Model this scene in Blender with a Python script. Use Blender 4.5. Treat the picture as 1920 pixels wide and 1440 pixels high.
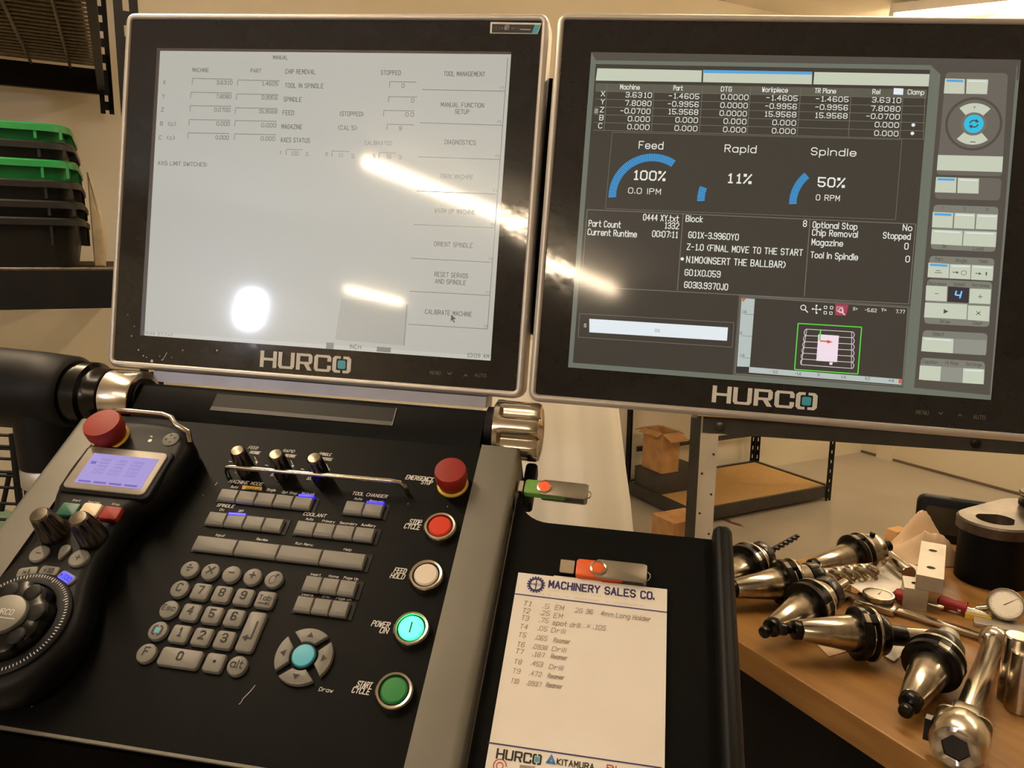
import bpy, bmesh, math, random
from mathutils import Vector, Matrix
random.seed(7)
for _o in list(bpy.data.objects): bpy.data.objects.remove(_o)
SC = bpy.context.scene
COL = SC.collection
PI = math.pi

# ------------------------------------------------------------------ camera
FPX = 1400.0
CAM = Vector((0.0, 0.0, 1.4))
C2W = Matrix(((0.99992, 0.01238, 0.0), (0.00211, -0.1707, 0.98532), (0.01219, -0.98525, -0.17071)))
_cd = bpy.data.cameras.new('camera'); _co = bpy.data.objects.new('camera', _cd); COL.objects.link(_co)
_cd.sensor_width = 36.0; _cd.lens = FPX / 1920 * 36.0; _cd.clip_start = 0.02; _cd.clip_end = 60
_co.matrix_world = Matrix.Translation(CAM) @ (C2W @ Matrix(((1, 0, 0), (0, -1, 0), (0, 0, -1)))).to_4x4()
SC.camera = _co

# ------------------------------------------------------------------ world, exposure
_w = bpy.data.worlds.new('world'); SC.world = _w; _w.use_nodes = True
_w.node_tree.nodes['Background'].inputs[0].default_value = (1.0, 0.75, 0.5, 1)
_w.node_tree.nodes['Background'].inputs[1].default_value = 0.01
SC.view_settings.view_transform = 'Standard'; SC.view_settings.look = 'None'
SC.view_settings.gamma = 1.0; SC.view_settings.use_curve_mapping = False
SC.view_settings.exposure = 0.0
TUBE = 96.0            # radiance of the warm ceiling tubes
SPOT = 300.0           # radiance of the cool work light behind the operator

# ------------------------------------------------------------------ geometry of the place
def ray(px, py): return C2W @ Vector(((px - 960) / FPX, (py - 720) / FPX, 1.0))
def hit(px, py, p0, n):
    d = ray(px, py); return CAM + d * ((p0 - CAM).dot(n) / d.dot(n))
def at_z(px, py, z): return hit(px, py, Vector((0, 0, z)), Vector((0, 0, 1)))
RA = math.radians(27.5)                     # the room is turned against the camera
RU = Vector((math.cos(RA), math.sin(RA), 0)); RV = Vector((-math.sin(RA), math.cos(RA), 0))
ROOM = Matrix.Rotation(RA, 4, 'Z')
def uz(px, py, v):                          # (u, z) of a point on the room plane v = const
    p = hit(px, py, RV * v, RV); return p.dot(RU), p.z
def uvz(p): return p.dot(RU), p.dot(RV), p.z

class Frame:
    """A real plane with its own axes: x right, y up along the plane, z towards the operator."""
    def __init__(s, R, t):
        R = Matrix(R); cols = [R.col[0], -R.col[1], -R.col[2]]
        m = Matrix((cols[0], cols[1], cols[2])).transposed().to_4x4(); m.translation = Vector(t)
        s.M = m; s.I = m.inverted()
    def px(s, x, y, h=0.0):
        n = s.M.col[2].xyz; p0 = s.M @ Vector((0, 0, h))
        q = s.I @ hit(x, y, p0, n); return Vector((q.x, q.y))
    def p3(s, x, y, h=0.0):
        q = s.px(x, y, h); return Vector((q.x, q.y, h))
FM1 = Frame(((0.98717, -0.05847, 0.14857), (-0.15541, -0.13858, 0.97808), (-0.0366, -0.98862, -0.14589)), (-0.19893, 0.7858, 1.45175))
FM2 = Frame(((0.98812, -0.06511, 0.13923), (-0.1479, -0.15624, 0.97658), (-0.04183, -0.98557, -0.16401)), (0.24851, 0.70195, 1.43447))
FP = Frame(((0.98717, -0.14769, 0.06065), (-0.15541, -0.80179, 0.57705), (-0.0366, -0.57907, -0.81445)), (-0.23992, 0.56141, 1.11106))

# ------------------------------------------------------------------ materials
def lin(c):
    f = lambda u: (u / 255) / 12.92 if u <= 10.3 else (((u / 255) + 0.055) / 1.055) ** 2.4
    return tuple(f(u) for u in c[:3]) + (1.0,)
_mats = {}
def mat(name, col=(128, 128, 128), rough=0.5, metal=0.0, spec=0.5, emit=None, es=0.0, bump=None, var=None, coat=0.0, coat_r=0.1, trans=0.0, alpha=1.0, aniso=0.0, raw=None):
    if name in _mats: return _mats[name]
    m = bpy.data.materials.new(name); m.use_nodes = True; nt = m.node_tree; b = nt.nodes['Principled BSDF']
    c = raw if raw else lin(col)
    b.inputs['Base Color'].default_value = c; b.inputs['Roughness'].default_value = rough; b.inputs['Metallic'].default_value = metal
    b.inputs['Specular IOR Level'].default_value = spec
    b.inputs['Coat Weight'].default_value = coat; b.inputs['Coat Roughness'].default_value = coat_r
    b.inputs['Transmission Weight'].default_value = trans; b.inputs['Alpha'].default_value = alpha
    if emit: b.inputs['Emission Color'].default_value = lin(emit); b.inputs['Emission Strength'].default_value = es
    if bump or var: tc = nt.nodes.new('ShaderNodeTexCoord')
    if bump:      # (scale, strength, distance)
        n = nt.nodes.new('ShaderNodeTexNoise'); n.inputs['Scale'].default_value = bump[0]; n.inputs['Detail'].default_value = 3
        nt.links.new(tc.outputs['Object'], n.inputs['Vector'])
        bp = nt.nodes.new('ShaderNodeBump'); bp.inputs['Strength'].default_value = bump[1]; bp.inputs['Distance'].default_value = bump[2]
        nt.links.new(n.outputs['Fac'], bp.inputs['Height']); nt.links.new(bp.outputs['Normal'], b.inputs['Normal'])
        if coat: nt.links.new(bp.outputs['Normal'], b.inputs['Coat Normal'])
    if var:       # (scale, second colour, stretch xyz)
        n = nt.nodes.new('ShaderNodeTexNoise'); n.inputs['Scale'].default_value = var[0]; n.inputs['Detail'].default_value = 5
        mp = nt.nodes.new('ShaderNodeMapping'); mp.inputs['Scale'].default_value = var[2] if len(var) > 2 else (1, 1, 1)
        nt.links.new(tc.outputs['Object'], mp.inputs['Vector']); nt.links.new(mp.outputs['Vector'], n.inputs['Vector'])
        r = nt.nodes.new('ShaderNodeValToRGB'); r.color_ramp.elements[0].position = 0.38; r.color_ramp.elements[1].position = 0.68
        r.color_ramp.elements[0].color = c; r.color_ramp.elements[1].color = lin(var[1])
        nt.links.new(n.outputs['Fac'], r.inputs['Fac']); nt.links.new(r.outputs['Color'], b.inputs['Base Color'])
    _mats[name] = m; return m
def scr(name, col, es=1.0, rough=0.08, coat=0.0):          # a lit patch of a display behind glossy glass
    return mat(name, (4, 4, 4), rough, 0, 0.5, col, es, coat=coat, coat_r=0.34)

M = dict(
    wall=mat('painted_wall', (236, 226, 202), 0.75, bump=(60, .1, .002), var=(1.5, (231, 220, 194))),
    ceil=mat('ceiling_paint', (232, 226, 214), 0.85, var=(2, (224, 216, 202))),
    floor=mat('sealed_concrete', (168, 160, 146), 0.32, bump=(9, .05, .01), var=(2.2, (180, 171, 156))),
    base=mat('baseboard_paint', (120, 104, 84), 0.6, var=(8, (104, 90, 72))),
    alu=mat('anodised_aluminium', (120, 117, 108), 0.48, 0.45, var=(14, (114, 111, 102))),
    frame=mat('silver_frame', (196, 190, 182), 0.42, 0.55, var=(30, (190, 184, 176))),
    chrome=mat('polished_steel', (205, 196, 180), 0.2, 1.0, bump=(300, .02, .0005), var=(12, (196, 186, 170))),
    knob=mat('brushed_knob_metal', (112, 104, 92), 0.3, 1.0, bump=(200, .04, .0004), var=(20, (98, 90, 78))),
    steel=mat('ground_steel', (190, 180, 162), 0.22, 1.0, bump=(160, .05, .0006), var=(30, (172, 162, 145), (1, 1, 6))),
    steel2=mat('milled_aluminium', (178, 172, 160), 0.42, 0.7, bump=(220, .08, .0006), var=(25, (166, 160, 148))),
    black=mat('black_powdercoat', (5, 5, 5), 0.5, spec=0.10, bump=(900, .2, .0003), var=(60, (8, 8, 7))),
    blackm=mat('black_moulded_plastic', (6, 6, 7), 0.5, spec=0.22, bump=(700, .15, .0003), var=(40, (13, 13, 13))),
    oxide=mat('black_oxide_steel', (20, 18, 16), 0.25, 0.6, bump=(200, .08, .0005), var=(30, (34, 29, 24))),
    key=mat('grey_keycap', (122, 119, 112), 0.45, spec=.35, bump=(500, .08, .0003), var=(30, (116, 113, 106))),
    bezel=mat('black_glass', (32, 32, 33), 0.07, spec=0.55, bump=(22, .12, .002), var=(50, (36, 36, 37))),
    white=mat('white_print', (225, 222, 214), 0.6, var=(80, (215, 212, 204))),
    dark=mat('dark_print', (26, 22, 20), 0.6, var=(80, (32, 28, 24))),
    matte=mat('added_black_skirt', (4, 4, 4), 0.95, spec=0.02, var=(40, (6, 6, 5))),
    rubber=mat('dark_grey_metal', (166, 166, 174), 0.4, 0.3, var=(30, (158, 158, 166))),
    red=mat('red_plastic', (140, 34, 24), 0.55, spec=.35, bump=(300, .05, .0004), var=(40, (132, 30, 22))),
    yellow=mat('yellow_plastic', (222, 184, 60), 0.45, var=(40, (204, 160, 36))),
    wood=mat('maple_bench_top', (146, 106, 55), 0.38, bump=(50, .06, .001), var=(7, (126, 88, 41), (9, 1.2, 9))),
    card=mat('cardboard', (196, 150, 98), 0.8, bump=(120, .1, .0008), var=(14, (172, 124, 74))),
    pboard=mat('particle_board', (196, 158, 100), 0.65, bump=(200, .1, .0006), var=(60, (182, 144, 88))),
    rack=mat('black_rack_steel', (13, 12, 12), 0.5, 0.0, spec=.2, bump=(200, .1, .0005), var=(20, (17, 16, 15))),
    rackg=mat('dark_grey_steel', (60, 58, 54), 0.4, 0.3, bump=(150, .1, .0005), var=(12, (70, 66, 60))),
    leg=mat('grey_leg_steel', (196, 186, 168), 0.45, 0.0, var=(12, (184, 174, 156))),
    wire=mat('zinc_wire', (128, 118, 98), 0.4, 0.6, var=(60, (108, 98, 80))),
    green=mat('green_plastic', (20, 122, 58), 0.38, bump=(90, .06, .001), var=(14, (17, 110, 50))),
    bin=mat('black_bin_plastic', (20, 19, 17), 0.42, spec=.3, bump=(90, .06, .001), var=(14, (26, 24, 21))),
    paper=mat('white_paper', (236, 229, 218), 0.8, bump=(60, .05, .0006), var=(12, (230, 222, 210))),
    kraft=mat('kraft_paper', (206, 178, 146), 0.85, bump=(40, .3, .004), var=(16, (190, 160, 128))),
    navy=mat('navy_print', (38, 34, 96), 0.6, var=(80, (44, 40, 104))),
    pencil=mat('pencil_grey', (166, 150, 130), 0.8, var=(80, (130, 116, 100))),
    sheet=mat('off_white_plastic_sheet', (250, 243, 228), 0.55, bump=(6, .2, .01), var=(4, (246, 238, 220))),
    bag=mat('clear_plastic_bag', (236, 220, 188), 0.35, alpha=0.6, bump=(30, .4, .004), var=(12, (190, 170, 130))),
    cyan=mat('cyan_plastic', (64, 170, 196), 0.4, var=(40, (58, 160, 186))),
)

# ------------------------------------------------------------------ mesh builder
# single-line lettering: x y digit pairs, baseline at y = 2, capitals to y = 8
_G = {'A':'02 28 42|14 34','B':'02 08 38 47 46 35 05|35 44 43 32 02','C':'47 38 18 07 03 12 32 43','D':'02 08 28 47 43 22 02','E':'42 02 08 48|05 35','F':'02 08 48|05 35','G':'47 38 18 07 03 12 32 43 45 25','H':'02 08|42 48|05 45','I':'02 08','J':'03 12 22 33 38','K':'02 08|48 05 42','L':'08 02 42','M':'02 08 24 48 42','N':'02 08 42 48','O':'12 03 07 18 38 47 43 32 12','P':'02 08 38 47 46 35 05','Q':'12 03 07 18 38 47 43 32 12|33 51','R':'02 08 38 47 46 35 05|25 42','S':'47 38 18 07 06 15 35 44 43 32 12 03','T':'22 28|08 48','U':'08 03 12 32 43 48','V':'08 22 48','W':'08 12 26 32 48','X':'02 48|08 42','Y':'08 25 48|25 22','Z':'08 48 02 42',
'a':'46 42|45 36 16 05 03 12 32 43','b':'08 02|05 16 36 45 43 32 12 03','c':'45 36 16 05 03 12 32 43','d':'48 42|45 36 16 05 03 12 32 43','e':'04 44 45 36 16 05 03 12 32 43','f':'38 28 17 12|06 36','g':'46 41 30 10|45 36 16 05 03 12 32 43','h':'08 02|05 16 36 45 42','i':'02 06|07 08','j':'16 11 00|17 18','k':'08 02|36 04 32','l':'08 02','m':'02 06|05 16 26 35 32|35 46 56 65 62','n':'02 06|05 16 36 45 42','o':'12 03 05 16 36 45 43 32 12','p':'00 06|05 16 36 45 43 32 12 03','q':'40 46|45 36 16 05 03 12 32 43','r':'02 06|04 16 36','s':'45 36 16 05 14 34 43 32 12 03','t':'18 13 22 32|06 36','u':'06 03 12 32 43|46 42','v':'06 22 46','w':'06 12 25 32 46','x':'02 46|06 42','y':'06 22|46 22 10','z':'06 46 02 42',
'0':'12 03 07 18 38 47 43 32 12','1':'17 28 22|12 32','2':'07 18 38 47 46 02 42','3':'07 18 38 47 46 35 44 43 32 12 03|15 35','4':'38 04 44|38 32','5':'48 08 05 35 44 43 32 12 03','6':'47 38 18 07 03 12 32 43 44 35 15 04','7':'08 48 22','8':'15 06 07 18 38 47 46 35 15 04 03 12 32 43 44 35','9':'03 12 32 43 47 38 18 07 06 15 35 46',
'.':'02 03','-':'05 35','+':'05 45|27 23',':':'03 04|06 07','%':'02 48|07 08 18 17 07|32 33 43 42 32','(':'28 06 04 22',')':'08 26 24 02',"'":'08 07','×':'03 47|07 43','÷':'05 45|17 27|13 23','–':'05 45','=':'04 44|06 46','•':'14 25|24 15|14 24 25 15 14','/':'02 48',',':'02 01'}
_GP = {}
for _k, _s in _G.items():
    _st = [[(int(p[0]), int(p[1]) - 2) for p in part.split()] for part in _s.split('|')]
    _GP[_k] = (max(p[0] for st in _st for p in st), _st)
def text_strokes(s):
    x = 0.0; out = []; x1 = 0.0
    for ch in s:
        if ch == ' ': x += 3.6; continue
        w, st = _GP.get(ch, _GP['-'])
        for l in st: out.append([(x + p[0], p[1]) for p in l])
        x1 = x + w; x += w + 1.9
    return out, max(x1, .6)

def rrect(w, h, r, n=4, cx=0, cy=0):
    r = min(r, w / 2 - 1e-5, h / 2 - 1e-5); out = []
    for (sx, sy, a0) in ((1, 1, 0), (-1, 1, 90), (-1, -1, 180), (1, -1, 270)):
        for i in range(n + 1):
            a = math.radians(a0 + 90 * i / n)
            out.append((cx + sx * (w / 2 - r) + r * math.cos(a), cy + sy * (h / 2 - r) + r * math.sin(a)))
    return out
def circ(r, n=32, cx=0, cy=0, a0=0.0): return [(cx + r * math.cos(a0 + 2 * PI * i / n), cy + r * math.sin(a0 + 2 * PI * i / n)) for i in range(n)]
def inset(o, d):
    n = len(o); res = []
    ar = sum(o[i][0] * o[(i + 1) % n][1] - o[(i + 1) % n][0] * o[i][1] for i in range(n))
    sg = 1 if ar > 0 else -1
    for i in range(n):
        p, q, r = Vector(o[i - 1]), Vector(o[i]), Vector(o[(i + 1) % n])
        a = (q - p); b = (r - q)
        if a.length < 1e-9: a = b
        if b.length < 1e-9: b = a
        a.normalize(); b.normalize()
        n1 = Vector((-a.y, a.x)) * sg; n2 = Vector((-b.y, b.x)) * sg
        m = n1 + n2
        if m.length < 1e-6: m = n1
        m.normalize(); k = max(0.5, m.dot(n1)); q2 = q + m * (d / k); res.append((q2.x, q2.y))
    return res

class MB:
    def __init__(s): s.v = []; s.f = []
    def add(s, vs, fs, T=None):
        o = len(s.v)
        for v in vs:
            v = Vector(v); s.v.append(tuple(T @ v) if T else tuple(v))
        for f in fs: s.f.append(tuple(i + o for i in f))
        return s
    def box(s, c, d, T=None):
        x, y, z = (k / 2 for k in d)
        vs = [(c[0] + sx * x, c[1] + sy * y, c[2] + sz * z) for sx in (-1, 1) for sy in (-1, 1) for sz in (-1, 1)]
        return s.add(vs, [(0, 1, 3, 2), (4, 6, 7, 5), (0, 4, 5, 1), (2, 3, 7, 6), (0, 2, 6, 4), (1, 5, 7, 3)], T)
    def bb(s, x0, x1, y0, y1, z0, z1, T=None):
        return s.box(((x0 + x1) / 2, (y0 + y1) / 2, (z0 + z1) / 2), (abs(x1 - x0), abs(y1 - y0), abs(z1 - z0)), T)
    def layers(s, outs, T=None, cap0=True, cap1=True):        # outs: list of (outline, z) of equal counts
        n = len(outs[0][0]); vs = []; fs = []
        for o, z in outs: vs += [(p[0], p[1], z) for p in o]
        for k in range(len(outs) - 1):
            for i in range(n):
                j = (i + 1) % n; fs.append((k * n + i, k * n + j, (k + 1) * n + j, (k + 1) * n + i))
        if cap0: fs.append(tuple(reversed(range(n))))
        if cap1: fs.append(tuple((len(outs) - 1) * n + i for i in range(n)))
        return s.add(vs, fs, T)
    def prism(s, o, z0, z1, ch=0.0, T=None, both=False):
        if ch <= 0: return s.layers([(o, z0), (o, z1)], T)
        k = ch * 0.3
        L = [(o, z1 - ch), (inset(o, k), z1 - k), (inset(o, ch), z1)]
        L = ([(inset(o, ch), z0), (o, z0 + ch)] if both else [(o, z0)]) + L
        return s.layers(L, T)
    def rbox(s, cx, cy, z0, z1, w, h, r, ch=0.0, T=None, n=4, both=False): return s.prism(rrect(w, h, r, n, cx, cy), z0, z1, ch, T, both)
    def ring(s, oo, oi, z0, z1, T=None, ch=0.0):               # frame between two outlines of equal count
        n = len(oo)
        L = [(oo, z0), (oo, z1 - ch), (inset(oo, ch), z1), (oi, z1), (oi, z0)] if ch else [(oo, z0), (oo, z1), (oi, z1), (oi, z0)]
        L.append(L[0]); return s.layers(L, T, False, False)
    def lathe(s, prof, n=32, T=None, lobes=0, amp=0.0, z0=None, z1=None, cap=True):
        outs = []
        for r, z in prof:
            o = []
            for i in range(n):
                a = 2 * PI * i / n; k = r
                if lobes and (z0 is None or z0 <= z <= z1): k = r * (1 - amp * (0.5 + 0.5 * math.cos(lobes * a)) ** 2.2)
                o.append((k * math.cos(a), k * math.sin(a)))
            outs.append((o, z))
        return s.layers(outs, T, cap, cap)
    def tube(s, pts, r, n=10, T=None, closed=False):
        pts = [Vector(p) for p in pts]; rs = r if isinstance(r, (list, tuple)) else [r] * len(pts)
        vs = []; fs = []; up = None; m = len(pts)
        for i, p in enumerate(pts):
            if closed: d = (pts[(i + 1) % m] - pts[i - 1])
            else: d = (pts[min(i + 1, m - 1)] - pts[max(i - 1, 0)])
            d.normalize()
            if up is None: up = d.orthogonal().normalized()
            else: up = (up - d * up.dot(d)).normalized()
            w = d.cross(up)
            for k in range(n):
                a = 2 * PI * k / n; vs.append(p + (up * math.cos(a) + w * math.sin(a)) * rs[i])
        for i in range(m if closed else m - 1):
            j = (i + 1) % m
            for k in range(n): fs.append((i * n + k, i * n + (k + 1) % n, j * n + (k + 1) % n, j * n + k))
        if not closed: fs += [tuple(reversed(range(n))), tuple((m - 1) * n + k for k in range(n))]
        return s.add(vs, fs, T)
    def poly(s, pts, T=None): return s.add(pts, [tuple(range(len(pts)))], T)
    def slab(s, pts, th, T=None):                              # flat mark with a little thickness (z is the last coordinate)
        n = len(pts); z = pts[0][2]
        return s.layers([([(p[0], p[1]) for p in pts], z - th), ([(p[0], p[1]) for p in pts], z)], T)
    def text(s, t, x, y, z, cap, align='l', width=None, bold=0.0, shear=0.0, T=None):
        st, w0 = text_strokes(t); ky = cap / 6.0; kx = (width * .97 / w0) if width else ky * .92
        if len(t) == 1 and width: kx = min(kx, ky * 1.1)
        w = w0 * kx; off = x - (0 if align == 'l' else w if align == 'r' else w / 2); hw = cap * (.115 + bold * 2.6) / 2
        for l in st:
            P = [Vector((off + p[0] * kx + p[1] * ky * shear, y + p[1] * ky)) for p in l]
            for a, b in zip(P[:-1], P[1:]):
                d = b - a; d = d.normalized() if d.length > 1e-9 else Vector((1, 0)); e = d * hw * .9; n = Vector((-d.y, d.x)) * hw
                q = [a - e + n, b + e + n, b + e - n, a - e - n]; s.add([(v.x, v.y, z) for v in q], [(0, 1, 2, 3)], T)
        return s
    # helpers that work in a frame, from picture positions on that real plane
    def tpx(s, fr, t, xl, yb, xr, cap, h, slope=0.06, bold=0.0, shear=0.0):
        a = fr.px(xl, yb, h); b = fr.px(xr, yb + slope * (xr - xl), h); c = fr.px(xl, yb - cap, h)
        return s.text(t, a.x, a.y, h, abs(c.y - a.y), 'l', abs(b.x - a.x), bold, shear)
    def qpx(s, fr, pts, h): return s.poly([fr.p3(p[0], p[1], h) for p in pts])
    def lpx(s, fr, p, q, w, h):
        a = fr.px(*p, h); b = fr.px(*q, h); d = (b - a).normalized(); n = Vector((-d.y, d.x)) * w / 2
        return s.poly([(*(a + n), h), (*(b + n), h), (*(b - n), h), (*(a - n), h)])
    def rim(s, fr, pts, w, h):
        for i in range(len(pts)): s.lpx(fr, pts[i], pts[(i + 1) % len(pts)], w, h)
        return s
    def build(s, name, m, parent=None, smooth=38, flat=False, kind=None, label=None):
        me = bpy.data.meshes.new(name); me.from_pydata(s.v, [], s.f)
        if not flat:
            bm = bmesh.new(); bm.from_mesh(me); bmesh.ops.remove_doubles(bm, verts=bm.verts, dist=1e-6)
            bmesh.ops.recalc_face_normals(bm, faces=bm.faces); bm.to_mesh(me); bm.free()
            if smooth:
                for p in me.polygons: p.use_smooth = True
                me.set_sharp_from_angle(angle=math.radians(smooth))
        me.materials.append(M[m] if isinstance(m, str) else m)
        o = bpy.data.objects.new(name, me); COL.objects.link(o)
        if parent: o.parent = parent
        if kind: o['kind'] = kind
        if label: o['label'] = label
        return o

def thing(name, label, cat, M4=None, group=None):
    o = bpy.data.objects.new(name, None); COL.objects.link(o); o.empty_display_size = 0.05
    if M4 is not None: o.matrix_world = M4
    o['label'] = label; o['category'] = cat
    if group: o['group'] = group
    return o
def tag(o, label, cat, group=None):
    o['label'] = label; o['category'] = cat
    if group: o['group'] = group
    return o
def copy_thing(o, label, M4, group=None):
    c = o.copy(); COL.objects.link(c); c.matrix_world = M4; c['label'] = label
    if group: c['group'] = group
    for p in list(o.children):
        q = p.copy(); COL.objects.link(q); q.parent = c
        for g in list(p.children):
            r = g.copy(); COL.objects.link(r); r.parent = q
    return c
def axis_M(p, d, roll=0.0):                                    # local z along d
    d = d.normalized(); x = Vector((0, 0, 1)).cross(d)
    x = x.normalized() if x.length > 1e-4 else Vector((1, 0, 0))
    y = d.cross(x); m = Matrix((x, y, d)).transposed().to_4x4() @ Matrix.Rotation(roll, 4, 'Z'); m.translation = p; return m
def rotx(a): return Matrix.Rotation(a, 4, 'X')
def tr(x, y, z): return Matrix.Translation((x, y, z))
ALONGX = Matrix.Rotation(PI / 2, 4, 'Y')                       # lathe axis z -> +x
# ------------------------------------------------------------------ the room
def struct(o): o['kind'] = 'structure'; return o
U0, U1, V0, V1, ZC = -6.0, 4.75, -7.5, 3.54, 2.85
def room_box(name, u0, u1, v0, v1, z0, z1, m):
    return struct(MB().bb(u0, u1, v0, v1, z0, z1, ROOM).build(name, m))
room_box('floor', U0 - .2, U1 + .2, V0 - .2, V1 + .2, -0.1, 0, 'floor')
room_box('ceiling', U0 - .2, U1 + .2, V0 - .2, V1 + .2, ZC, ZC + .1, 'ceil')
room_box('wall_back', U0 - .2, U1 + .2, V1, V1 + .15, 0, ZC, 'wall')
room_box('wall_right', U1, U1 + .15, V0, V1, 0, ZC, 'wall')
room_box('wall_left', U0 - .15, U0, V0, V1, 0, ZC, 'wall')
room_box('wall_front', U0 - .2, U1 + .2, V0 - .15, V0, 0, ZC, 'wall')
room_box('baseboard_right', U1 - .012, U1, V0, V1, 0, .016, 'base')
_p = uvz(at_z(1640, 800, 0.3))
room_box('trim_1', U1 - .03, U1, 3.28, 3.4, 0, ZC, 'wall')
room_box('trim_2', U1 - .03, U1, 2.02, 2.2, 0, ZC, 'wall')

# ceiling strip lights: housing, two end caps and a glowing tube
tubemat = mat('warm_fluorescent_tube', (255, 240, 215), 0.4, emit=(255, 231, 196), es=TUBE)
M['tube'] = tubemat
M['lampw'] = mat('lamp_housing_paint', (214, 206, 192), 0.5, var=(10, (204, 196, 182)))
def strip(label, p, ang, L, wide=1, drop=0.0):
    m = Matrix.Translation((p[0], p[1], ZC - drop)) @ Matrix.Rotation(ang, 4, 'Z')
    t = thing('strip_light', label, 'ceiling light', m, 'ceiling strip lights')
    MB().bb(0, L, -.045, .045, -.05, 0).build('housing', 'lampw', t)
    for x in (0.01, L - .01): MB().rbox(0, 0, -.012, .012, .075, .09, .01, 0.003, tr(x, 0, -.075) @ ALONGX).build('end_cap', 'lampw', t)
    MB().lathe([(.017, .03), (.019, .04), (.019, L - .04), (.017, L - .03)], 16, tr(0, 0, -.075) @ ALONGX).build('tube', 'tube', t)
    if drop > 0.01:
        for x in (.15, L - .15): MB().lathe([(.004, 0), (.004, drop)], 8, tr(x, 0, 0)).build('hanger', 'lampw', t)
    return t
_va = math.atan2(-RV.y, -RV.x)
strip('bare tube strip light on the ceiling, first of the row behind the operator', (-1.74, -1.90), _va, 2.45)
strip('bare tube strip light on the ceiling, in the row nearest the left wall', (-3.3, -4.48), _va, 0.72)
_a = at_z(1668, 22, 2.8); _b = at_z(1895, -2, 2.8)
strip('bright strip light over the far corner of the room behind the right monitor', (_a.x, _a.y), math.atan2(_b.y - _a.y, _b.x - _a.x), 1.6, drop=0.02)
strip('added strip light, out of view behind the monitors, brightening the sheet and back wall', (0.35, 1.75), _va, 1.2, drop=.3)  # added unseen lamp to lift the sheet and the back wall
strip('added strip light, out of view between rack and console, brightening the wall by the bins', (-1.35, 1.75), _va, 1.6, drop=.4)  # added unseen lamp to lift the wall around the bins
strip('added strip light, out of view, brightening the right-hand wall and floor', (2.3, 2.6), _va, 1.6, drop=.25)  # added unseen lamp to lift the right wall and the floor
# cool work light on a stand far behind the operator: the white patch mirrored in the left monitor
_d = ray(470, 580); _n = FM1.M.col[2].xyz; _P = hit(470, 580, FM1.M.translation, _n); _r = (_d - _n * 2 * _d.dot(_n)).normalized()
_L = _P + _r * 4.6
wl = thing('work_light', 'cool white LED work light on a black stand behind the operator', 'lamp', Matrix.Translation((_L.x, _L.y, 0)))
M['led'] = mat('cool_led', (255, 255, 255), 0.4, emit=(232, 236, 255), es=SPOT)
_hm = Matrix.Translation((0, 0, _L.z)) @ axis_M(Vector((0, 0, 0)), -_r)
MB().lathe([(.05, -.12), (.13, -.10), (.15, -.01), (.14, 0)], 32, _hm).build('lamp_head', 'black', wl)
MB().rbox(0, 0, 0, .01, .11, .23, .05, 0, _hm @ Matrix.Rotation(.12, 4, 'Z')).build('led_panel', 'led', wl)
MB().lathe([(.018, .02), (.018, _L.z - .13)], 12).build('pole', 'black', wl)
MB().lathe([(.25, 0), (.25, .015), (.03, .03)], 32).build('foot', 'black', wl)

# ------------------------------------------------------------------ left wall shelf: hung upper shelf, lower shelf, bins
VR, VB = 2.12, 3.45
uP0, zP0 = uz(189, 213, VB); uP1, _ = uz(215, 218, VB)
_, zb1 = uz(100, 170, VB); _, zt1 = uz(100, 124, VB)
uF0 = uz(212, 5, VR)[0]; uF1 = uz(258, 5, VR)[0]; uL = uP0 - 1.3
_, zb2 = uz(100, 579, VR); _, zt2 = uz(100, 507, VR)
t = thing('storage_rack', 'black steel rack with wire decks and slotted posts holding the stacked bins', 'rack', ROOM.copy())
def slotted_post(mb, u0, u1, z0, z1, v, pitch=.058, holes=True):
    w = u1 - u0; th = .003
    a = w * .37; mb.bb(u0, u0 + a, v, v + th, z0, z1); mb.bb(u1 - a, u1, v, v + th, z0, z1)
    z = z0 + pitch * .25
    while z < z1:
        mb.bb(u0 + a, u1 - a, v, v + th, z, min(z1, z + pitch * .55)); z += pitch
    return mb
mb = MB(); slotted_post(mb, uF0, uF1, 0, ZC - .02, VR - .004); mb.bb(uF0, uF0 + .003, VR, VR + .04, 0, ZC - .02); mb.build('post', 'rack', t)
mb = MB(); slotted_post(mb, uP0, uP1, zP0, ZC - .02, VB - .004); mb.bb(uP1 - .003, uP1, VB - .045, VB - .004, zP0 + .02, ZC - .02); mb.build('post', 'rack', t)
mb = MB(); slotted_post(mb, uL, uL + .046, 0, ZC - .02, VR - .004); mb.build('post', 'rack', t)
mb = MB(); slotted_post(mb, uL, uL + .046, 0, ZC - .02, VB - .004); mb.build('post', 'rack', t)
MB().bb(uL, uF0 - .001, VR, VR + .025, zb1, zt1).build('beam', 'rack', t)
MB().bb(uL, uP1 - .012, VB - .03, VB - .005, zb1, zt1).build('beam', 'rack', t)
uS = max(uF0, uP0)
MB().bb(uP0 - .004, uP0 + .020, VR + .026, VB - .031, zb1 + .01, zt1).build('beam', 'rack', t)
for i in range(30):
    v = VR + .05 + i * .046
    if v < VB - .04: MB().tube([(uL, v, zt1 + .004), (uP0 - .004, v, zt1 + .004)], .0045, 6).build('deck_wire', 'wire', t)
for i in range(10):
    u = uP0 - .09 - i * .125
    MB().tube([(u, VR + .027, zt1 - .003), (u, VB - .032, zt1 - .003)], .0055, 6).build('cross_wire', 'wire', t)
MB().bb(uL, uF0 - .001, VR - .01, VR + .02, zb2, zt2).build('beam', 'rack', t)
MB().bb(uL, uF0, VB - .04, VB - .01, zb2, zt2).build('beam', 'rack', t)
for u in (uL, uF0 - .02): MB().bb(u, u + .02, VR + .021, VB - .041, zb2 + .02, zt2).build('beam', 'rack', t)
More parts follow.
